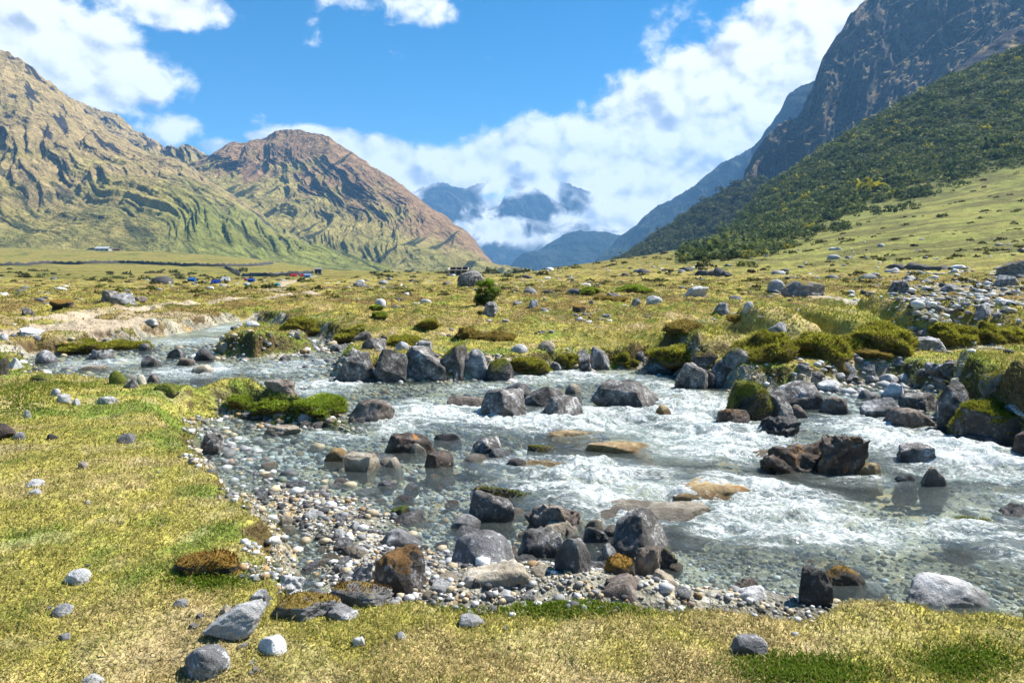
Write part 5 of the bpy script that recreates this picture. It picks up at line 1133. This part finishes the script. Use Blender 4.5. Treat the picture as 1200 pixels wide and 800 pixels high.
# ------------------------------------------------------------------ tents, huts
def box(w, d, h, z=0, x=0, y=0): return np.array([[x + sx * w / 2, y + sy * d / 2, z + sz * h] for sx, sy, sz in ((-1, -1, 0), (1, -1, 0), (1, 1, 0), (-1, 1, 0), (-1, -1, 1), (1, -1, 1), (1, 1, 1), (-1, 1, 1))]), np.array([[0, 3, 2, 1], [4, 5, 6, 7], [0, 1, 5, 4], [1, 2, 6, 5], [2, 3, 7, 6], [3, 0, 4, 7]])
def flatm(name, c, rough=.7): m, t, b = material(name, rough, .3); g = t.node('ShaderNodeNewGeometry').outputs['Position']; t.l.new(t.mix(t.math('MULTIPLY', t.noise(g, 2.5, 4, .6), .5), c, tuple(x * .6 for x in c)), b.inputs['Base Color']); return m
DARKM = flatm('dark opening', (.02, .02, .025)); CORD = flatm('guy line', (.5, .5, .45))
def tent(u0, u1, vb, color, cname, label, kind='ridge', group='tents of the valley camp'):
    x, y, z = hit((u0 + u1) / 2, vb); Wd = (u1 - u0) * y / F; H = Wd * {'ridge': .52, 'dome': .48, 'box': .62}[kind]; D = Wd * .8
    e = empty('tent', (x, y, z)); tag(e, label, 'tent', group); m = flatm(cname, tuple(.62 * q for q in color))
    if kind == 'dome':
        nr, nc = 8, 20; V = [[math.cos(a) * Wd / 2 * math.cos(b_), math.sin(a) * D / 2 * math.cos(b_), H * math.sin(b_) ** .9] for b_ in np.linspace(0, 1.5707, nr) for a in np.arange(nc) / nc * 6.2832]; mesh_np('canopy', V, grid_faces(nr, nc, True), [m], parent=e)
    else:
        eave = .12 if kind == 'ridge' else .62; n = 7; xs = np.linspace(-Wd / 2, Wd / 2, n); V = []
        for xx in xs:
            sag = -.05 * H * math.sin((xx / Wd + .5) * math.pi)
            V += [[xx, -D / 2, 0], [xx, -D * .48, eave * H], [xx, 0, H + sag], [xx, D * .48, eave * H], [xx, D / 2, 0]]
        mesh_np('canopy', V, grid_faces(n, 5), [m], smooth=False, parent=e)
        for sx, nm in ((-1, 'end_panel'), (1, 'end_panel')):
            xx = sx * Wd * .498; mesh_np(nm, [[xx, -D / 2, 0], [xx, -D * .48, eave * H], [xx, 0, H], [xx, D * .48, eave * H], [xx, D / 2, 0], [xx, 0, 0]], [[0, 1, 2, 5], [5, 2, 3, 4]], [m], smooth=False, parent=e)
    dv = np.array([[-.12 * Wd, -D * .515, 0], [.12 * Wd, -D * .515, 0], [.07 * Wd, -D * (.47 if kind != 'ridge' else .40), H * .5], [-.07 * Wd, -D * (.47 if kind != 'ridge' else .40), H * .5]])
    mesh_np('door', dv, [[0, 1, 2, 3]], [DARKM], smooth=False, parent=e)
tent(221, 229, 330, (.02, .16, .55), 'blue tarp', 'leftmost blue box tent of the valley camp', 'box')
tent(244, 249, 328, (.6, .42, .03), 'yellow fabric', 'small yellow dome tent between blue tents', 'dome')
tent(248, 258, 332, (.015, .07, .42), 'deep blue tarp', 'long dark blue ridge tent left of the white ones')
tent(260, 269, 329, (.75, .77, .80), 'white canvas', 'white ridge tent behind the dark blue one')
tent(286, 292, 329, (.5, .08, .22), 'magenta fabric', 'magenta dome tent at the middle of the camp', 'dome')
tent(291, 298, 330, (.02, .10, .5), 'bright blue tarp', 'blue box tent beside the magenta dome', 'box')
tent(285, 294, 335, (.55, .68, .70), 'pale grey green fabric', 'pale grey dome tent in front of the magenta one', 'dome')
tent(321, 329, 335, (.03, .33, .33), 'teal fabric', 'teal dome tent alone near the footpath', 'dome')
tent(341, 348, 324, (.62, .03, .04), 'red fabric', 'left red tent near the lower field wall')
tent(352, 358, 324, (.62, .05, .07), 'red fabric two', 'right red tent touching the pale blue tent')
tent(357, 364, 325, (.25, .45, .75), 'pale blue tarp', 'pale blue box tent at the right end of the camp', 'box')
def hut(u0, u1, vb, h, wallc, roofc, label, name='hut', cat='hut', doors=2):
    x, y, z = hit((u0 + u1) / 2, vb); Wd = (u1 - u0) * y / F; D = Wd * .45; e = empty(name, (x, y, z)); tag(e, label, cat)
    V, Fc = box(Wd, D, h + .5, -.5); mesh_np('wall', V, Fc, [flatm('hut wall', wallc)], smooth=False, parent=e)
    a, b_, r = Wd / 2 + .3, D / 2 + .35, h + D * .28; t0 = .12
    V = [[-a, -b_, h - .05], [a, -b_, h - .05], [a, 0, r], [-a, 0, r], [-a, b_, h - .05], [a, b_, h - .05]]; V2 = [[p[0], p[1], p[2] + t0 + .03] for p in V]; V = V + V2
    Fc = [[0, 1, 2, 3], [3, 2, 5, 4], [6, 7, 8, 9], [9, 8, 11, 10], [0, 1, 7, 6], [4, 5, 11, 10], [0, 3, 9, 6], [3, 4, 10, 9], [1, 2, 8, 7], [2, 5, 11, 8]]; mesh_np('roof', V, Fc, [flatm('hut roof', roofc)], smooth=False, parent=e)
    for k in range(doors):
        xx = (k + .5) / doors * Wd - Wd / 2; V, Fc = box(1.1, .08, 1.8, 0, xx, -D / 2 - .04); mesh_np('door', V, Fc, [DARKM], smooth=False, parent=e)
        V, Fc = box(.9, .08, .7, 1.1, xx + Wd / doors * .3, -D / 2 - .045); mesh_np('window', V, Fc, [DARKM], smooth=False, parent=e)
hut(113, 129, 294, 2.6, (.4, .4, .38), (.42, .44, .47), 'long low white farm shed below the left mountain', 'farm_shed', 'shed', 3)
hut(134, 141, 294, 2.2, (.22, .14, .09), (.20, .11, .07), 'small brown hut right of the white farm shed')
hut(369, 377, 320.5, 2.2, (.25, .23, .2), (.30, .29, .28), 'grey hut with pitched roof at the end of the lower wall')
hut(527, 548, 321.5, 1.0, (.35, .27, .19), (.55, .45, .36), 'low tan roofed shelter behind the black skyline boulder', 'shelter', 'shelter', 3)
# weathered branches caught on the right bank
WOOD, tw_, bw_ = material('weathered driftwood', .8, .2); gw = tw_.node('ShaderNodeNewGeometry').outputs['Position']; tw_.l.new(tw_.mix(tw_.noise(gw, 40, 4, .7), (.24, .16, .08), (.46, .35, .20)), bw_.inputs['Base Color'])
def branch(pts, r0, r1, label, lift=.0):
    P3 = []
    for (u, v, dz, dy) in pts:
        x, y, z = hit(u, v + dz); P3.append((x, y, z, (v, u)))
    y0 = P3[0][1]; Q = [((u - 600) / F * (y0 + dy), y0 + dy, CH - (v - HV) / F * (y0 + dy)) for (u, v, dz, dy) in pts]
    c = np.array(Q[0]); V, Fc = tube([np.array(q) - c for q in Q], r0, r1, 7); o = mesh_np('driftwood_branch', V, Fc, [WOOD], loc=tuple(c)); tag(o, label, 'branch')
branch([(1134, 442, 8, 0), (1142, 434, 0, .05), (1150, 426, 0, .12), (1158, 420, 0, .2), (1170, 418, 0, .3)], .028, .012, 'bent tan branch lying over the turf of the right bank')
branch([(1121, 487, 14, 0), (1122, 476, 0, .03), (1128, 466, 0, .08), (1136, 460, 0, .12)], .018, .008, 'curved pale root hanging before the huge black boulder')
branch([(1149, 492, 14, 0), (1150, 480, 0, .02), (1152, 468, 0, .04)], .014, .008, 'straight pale stick hanging from the turf right of the curved root')
branch([(1176, 606, 4, 0), (1188, 601, 0, .02), (1204, 595, 0, .06)], .012, .007, 'thin pale twig over the rapids at the right edge')
